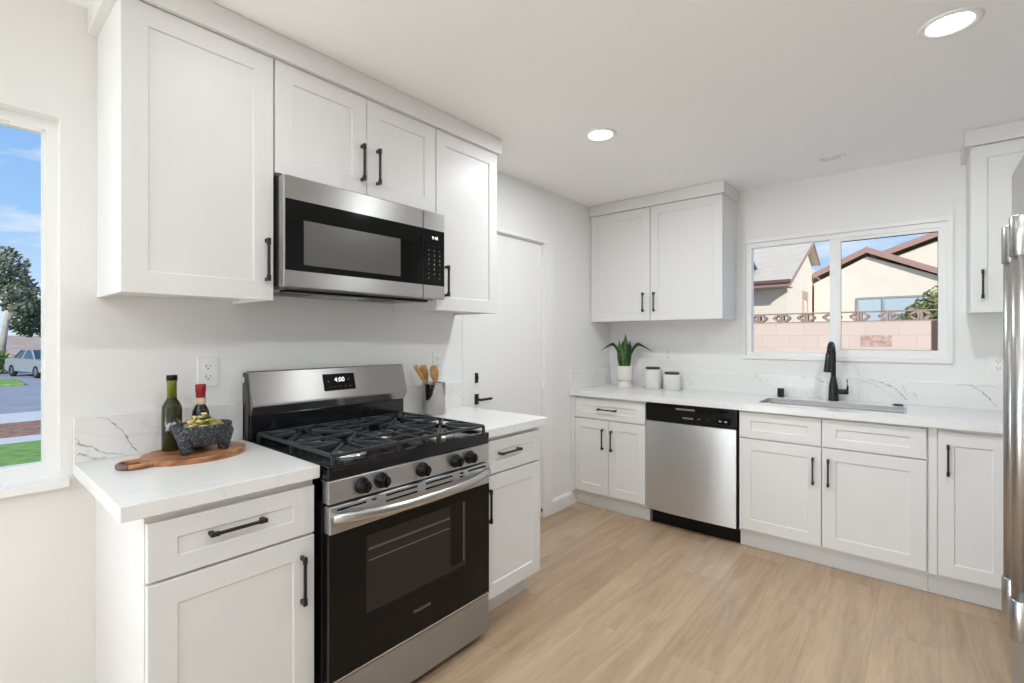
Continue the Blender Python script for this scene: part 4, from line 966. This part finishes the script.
for x in xs:
    mb = MB(); za, zt = 1.577, 1.737; yA, yB = 9.02, 9.16; e_ = 0.030
    mb.ring('y', yA, yB, (x + 0.003, x + bw - 0.003, za, zt), (x + e_, x + bw - e_, za + 0.016, zt - 0.016))
    zc = (za + zt) / 2; xm = x + bw / 2
    def xbar(p, q): mb.bar((p[0], (yA + yB) / 2, p[1]), (q[0], (yA + yB) / 2, q[1]), yB - yA, 0.030)
    for s_ in (-1, 1):
        xe = xm + s_ * (bw / 2 - e_)
        xbar((xe - s_ * 0.01, zt - 0.02), (xm + s_ * 0.055, zc)); xbar((xe - s_ * 0.01, za + 0.02), (xm + s_ * 0.055, zc))
    obj('breeze_block', mb, 'breeze', t)
# left house (ridge along x, gable end facing right)
t = thing('neighbor_house', 'cream house with pale shingle roof, left half of the sink window', 'house', (-2.5, 12, -0.15))
mb = MB(); mb.prism([(10.2, -0.15), (10.2, 2.367), (12.14, 3.276), (12.9, 2.92), (12.9, -0.15)], 'x', -5.6, 0.236); mb.box(-5.6, 0.20, 12.9, 20.0, -0.15, 2.95); obj('walls', mb, 'stucco', t)
def slab_roof(pts, axis, a0, a1, th):
    up = [(p[0], p[1]) for p in pts]; dn = [(p[0], p[1] - th) for p in pts][::-1]
    mb = MB(); mb.prism(up + dn, axis, a0, a1); return mb
obj('roof', slab_roof([(9.775, 2.358), (12.14, 3.408), (12.98, 3.035)], 'x', -6.0, 0.372, 0.045), 'shingle', t)
mb = MB(); mb.box(-6.0, 0.385, 9.742, 9.775, 2.260, 2.358); obj('fascia', mb, 'fascia', t)
mb = MB(); mb.box(-6.0, 0.385, 9.690, 9.743, 2.324, 2.375); obj('gutter', mb, 'fasciadark', t)
mb = MB(); mb.box(-5.9, 0.34, 9.775, 10.2, 2.256, 2.264); obj('soffit', mb, 'soffit', t)
obj('rake_board', slab_roof([(9.775, 2.350), (12.14, 3.404), (12.98, 3.031)], 'x', 0.372, 0.393, 0.055), 'fascia', t)
mb = MB(); mb.ring('x', 0.236, 0.262, (11.69, 12.26, -0.1, 2.325), (11.764, 12.18, -0.1, 2.155)); obj('door_frame', mb, 'patch', t)
mb = MB(); mb.box(0.237, 0.248, 11.764, 12.18, -0.1, 2.155); obj('side_door', mb, 'stucco', t)
# small dark blue roof vent at the left edge of the window
mb = MB(); mb.prism([(-0.56, 2.66), (-0.31, 2.68), (-0.40, 2.88), (-0.56, 3.04)], 'y', 10.16, 10.41)
tag(obj('roof_vent', mb, 'bluewall'), 'dark blue roof vent on the pale shingles at the window edge', 'roof vent')
# right house (gable facing us)
t = thing('neighbor_house', 'low gabled cream house with brown fascia behind the garden wall', 'house', (1.5, 14, -0.15))
mb = MB(); mb.prism([(0.250, -0.15), (0.250, 2.60), (1.241, 3.115), (4.428, 1.72), (4.428, -0.15)], 'y', 13.12, 15.0); obj('walls', mb, 'stucco', t)
obj('roof', slab_roof([(0.243, 2.837), (1.241, 3.320), (4.707, 1.637)], 'y', 13.03, 15.1, 0.05), 'shingle', t)
obj('fascia', slab_roof([(0.243, 2.827), (1.241, 3.315), (4.707, 1.632)], 'y', 13.0, 13.03, 0.125), 'fascia', t)
obj('soffit', slab_roof([(0.262, 2.77), (1.241, 3.250), (4.707, 1.567)], 'y', 13.03, 13.12, 0.02), 'soffit', t)
wf = MB(); wf.ring('y', 13.08, 13.13, (1.061, 2.335, 1.21, 2.223), (1.098, 2.298, 1.25, 2.185)); wf.box(1.508, 1.554, 13.08, 13.13, 1.25, 2.185); wf = obj('window', wf, 'aluwin', t)
mb = MB(); mb.box(1.098, 2.298, 13.10, 13.11, 1.25, 2.185); obj('pane', mb, 'outglass', wf)
t = thing('neighbor_house', 'taller cream gable with brown fascia rising behind the low house', 'house', (4, 18, -0.15))
mb = MB(); mb.prism([(0.9, -0.15), (0.9, 3.22), (4.0, 4.36), (8.0, 2.9), (8.0, -0.15)], 'y', 16.3, 21); obj('walls', mb, 'stucco', t)
obj('roof', slab_roof([(0.8, 3.42), (4.0, 4.575), (8.2, 3.05)], 'y', 16.03, 21, 0.05), 'shingle', t)
obj('fascia', slab_roof([(0.8, 3.415), (4.0, 4.57), (8.2, 3.045)], 'y', 16.0, 16.03, 0.15), 'fascia', t)

def leaves(name, blobs, m_, parent, count, size, seed=1):
    rnd = random.Random(seed); mb = MB()
    vol = [b[3] * b[4] * b[5] for b in blobs]; tot = sum(vol)
    for b, v in zip(blobs, vol):
        for _ in range(int(count * v / tot)):
            while True:
                q = Vector((rnd.uniform(-1, 1), rnd.uniform(-1, 1), rnd.uniform(-1, 1)))
                if 0.25 < q.length < 1: break
            c_ = Vector((b[0] + q.x * b[3], b[1] + q.y * b[4], b[2] + q.z * b[5]))
            a = Vector((rnd.gauss(0, 1), rnd.gauss(0, 1), rnd.gauss(0, 1))).normalized(); p = a.orthogonal().normalized(); c3 = a.cross(p)
            s_ = size * rnd.uniform(0.6, 1.3)
            mb.poly([c_ + p * s_, c_ + c3 * s_ * 0.5, c_ - p * s_, c_ - c3 * s_ * 0.5])
    return obj(name, mb, m_, parent, recalc=False)
t = thing('bush', 'dense green bush behind the right end of the garden wall', 'bush', (2.6, 12.25, -0.15))
leaves('foliage', [(2.62, 12.25, 1.80, 0.62, 0.45, 0.58), (2.22, 12.25, 1.62, 0.42, 0.40, 0.42), (2.9, 12.25, 1.3, 0.5, 0.45, 0.9)], 'bush', t, 5200, 0.05, 3)
mb = MB(); mb.tube([(2.6, 12.25, -0.15), (2.58, 12.25, 0.9), (2.55, 12.25, 1.6)], [0.06, 0.05, 0.03], 8); obj('stem', mb, 'bark', t)

# ================================================================== IN FRONT OF THE SIDE WINDOW
mb = MB(); mb.box(-8.60, -0.142, -9, 14, -0.55, -0.30); tag(obj('lawn_grass', mb, 'lawn'), 'bright green lawn directly below the side window', 'grass', kind='stuff')
mb = MB(); mb.box(-9.25, -8.602, -9, 14, -0.55, -0.30); struct('path_front', mb, 'concrete', 'pale concrete walkway beyond the lawn', 'path')
mb = MB(); mb.box(-11.3, -9.252, -9, 14, -0.55, -0.31); tag(obj('bark_mulch', mb, 'mulch'), 'brown bark mulch strip between walkway and street', 'mulch', kind='stuff')
mb = MB(); mb.box(-15.3, -11.302, -9, 14, -0.60, -0.58); mb.box(-15.5, -15.3, -9, 14, -0.72, -0.58); struct('sidewalk', mb, 'concrete', 'pale sidewalk along the street', 'sidewalk')
mb = MB(); mb.box(-75, -15.3, -25, 40, -0.9, -0.70); struct('street', mb, 'asphalt', 'grey asphalt street seen through the side window', 'street')
mb = MB(); mb.box(-31.0, -27.2, -12, 2.35, -0.72, -0.60, 0.05); tag(obj('verge_grass', mb, 'lawn'), 'green grass verge in the middle of the street before the car', 'grass', kind='stuff')
mb = MB(); mb.prism([(-74, -0.9), (-47, -0.71), (-50, 0.35), (-56, 0.9), (-74, 1.6)], 'y', -25, 45); struct('hill_bank', mb, 'hill', 'dry earth bank across the street', 'hill')

def car(loc, ang_):
    t = thing('car', 'silver sedan parked across the street, seen through the side window', 'car', loc)
    R_ = Matrix.Translation(loc) @ Matrix.Rotation(ang_, 4, 'Z')
    body = [(-2.25, 0.28), (2.25, 0.28), (2.28, 0.62), (2.15, 0.82), (1.05, 0.95), (-1.45, 0.98), (-2.2, 0.93), (-2.28, 0.6)]
    mb = MB(R_); mb.prism(body, 'y', -0.88, 0.88, 0.06); obj('body', mb, 'carpaint', t)
    mb = MB(R_); b = bmesh.new()
    lo = [(1.05, 0.93), (-1.55, 0.93)]; hi = [(0.25, 1.40), (-0.95, 1.42)]
    V = [b.verts.new((x, s_ * w, z)) for s_ in (-1, 1) for (x, z), w in ((lo[0], 0.80), (hi[0], 0.62), (hi[1], 0.62), (lo[1], 0.80))]
    b.faces.new(V[0:4]); b.faces.new(V[4:8][::-1])
    for i in range(4): b.faces.new((V[i], V[(i + 1) % 4], V[4 + (i + 1) % 4], V[4 + i]))
    mb._take(b); obj('windows', mb, 'carglass', t)
    mb = MB(R_); mb.box(-0.98, 0.28, -0.62, 0.62, 1.39, 1.44, 0.02)
    for s_ in (-1, 1):
        mb.bar((1.05, s_ * 0.80, 0.95), (0.27, s_ * 0.63, 1.41), 0.06, 0.06); mb.bar((-1.55, s_ * 0.80, 0.95), (-0.97, s_ * 0.63, 1.41), 0.09, 0.06); mb.bar((-0.3, s_ * 0.81, 0.95), (-0.3, s_ * 0.63, 1.41), 0.06, 0.05)
    obj('roof', mb, 'carpaint', t)
    for x in (-1.38, 1.38):
        for s_ in (-1, 1):
            mb = MB(R_); mb.cyl((x, s_ * 0.72, 0.32), (x, s_ * 0.90, 0.32), 0.32, seg=22); wh = obj('wheel', mb, 'tyre', t)
            mb = MB(R_); mb.cyl((x, s_ * 0.88, 0.32), (x, s_ * 0.91, 0.32), 0.19, seg=18); obj('hub', mb, 'alu', wh)
car((-33.5, 3.62, -0.70), math.radians(14))

def tree(label, x, y, z, h_, blobs, m_, n, size, seed, lean=0.0):
    t = thing('tree', label, 'tree', (x, y, z), 'trees across the street')
    mb = MB(); mb.tube([(x, y, z), (x, y + lean * 0.4, z + h_ * 0.3), (x, y + lean, z + h_ * 0.6)], [h_ * 0.028, h_ * 0.022, h_ * 0.014], 10)
    mb.tube([(x, y + lean * 0.4, z + h_ * 0.3), (x, y + lean * 0.4 + h_ * 0.12, z + h_ * 0.6)], [h_ * 0.022, h_ * 0.012], 8); obj('trunk', mb, 'bark', t)
    leaves('crown', blobs, m_, t, n, size, seed)
tree('tall grey-green tree with pale trunk left in the side window', -40, 2.35, 0.3, 6.4, [(-40, 2.3, 5.6, 1.6, 1.3, 1.3), (-40, 2.9, 4.4, 1.5, 1.1, 0.9), (-40, 0.6, 4.6, 1.6, 1.4, 1.6), (-40, 3.1, 3.4, 1.2, 0.8, 0.7)], 'tree', 3200, 0.16, 5, 0.5)
tree('dark green tree right of the pale-trunked tree in the side window', -45, 4.9, -0.75, 5.4, [(-45, 4.9, 3.4, 1.6, 1.5, 1.4), (-45, 3.9, 2.4, 1.4, 1.0, 1.0), (-45, 5.6, 2.1, 1.5, 1.5, 1.0)], 'treedark', 3000, 0.16, 6)
t = thing('hedge', 'low clipped green hedge below the trees across the street', 'hedge', (-37.6, 0, -0.7))
leaves('foliage', [(-37.6, 1.2, -0.05, 0.7, 2.2, 0.72), (-37.6, -2.5, -0.05, 0.7, 2.4, 0.75)], 'hedge', t, 3200, 0.14, 9)
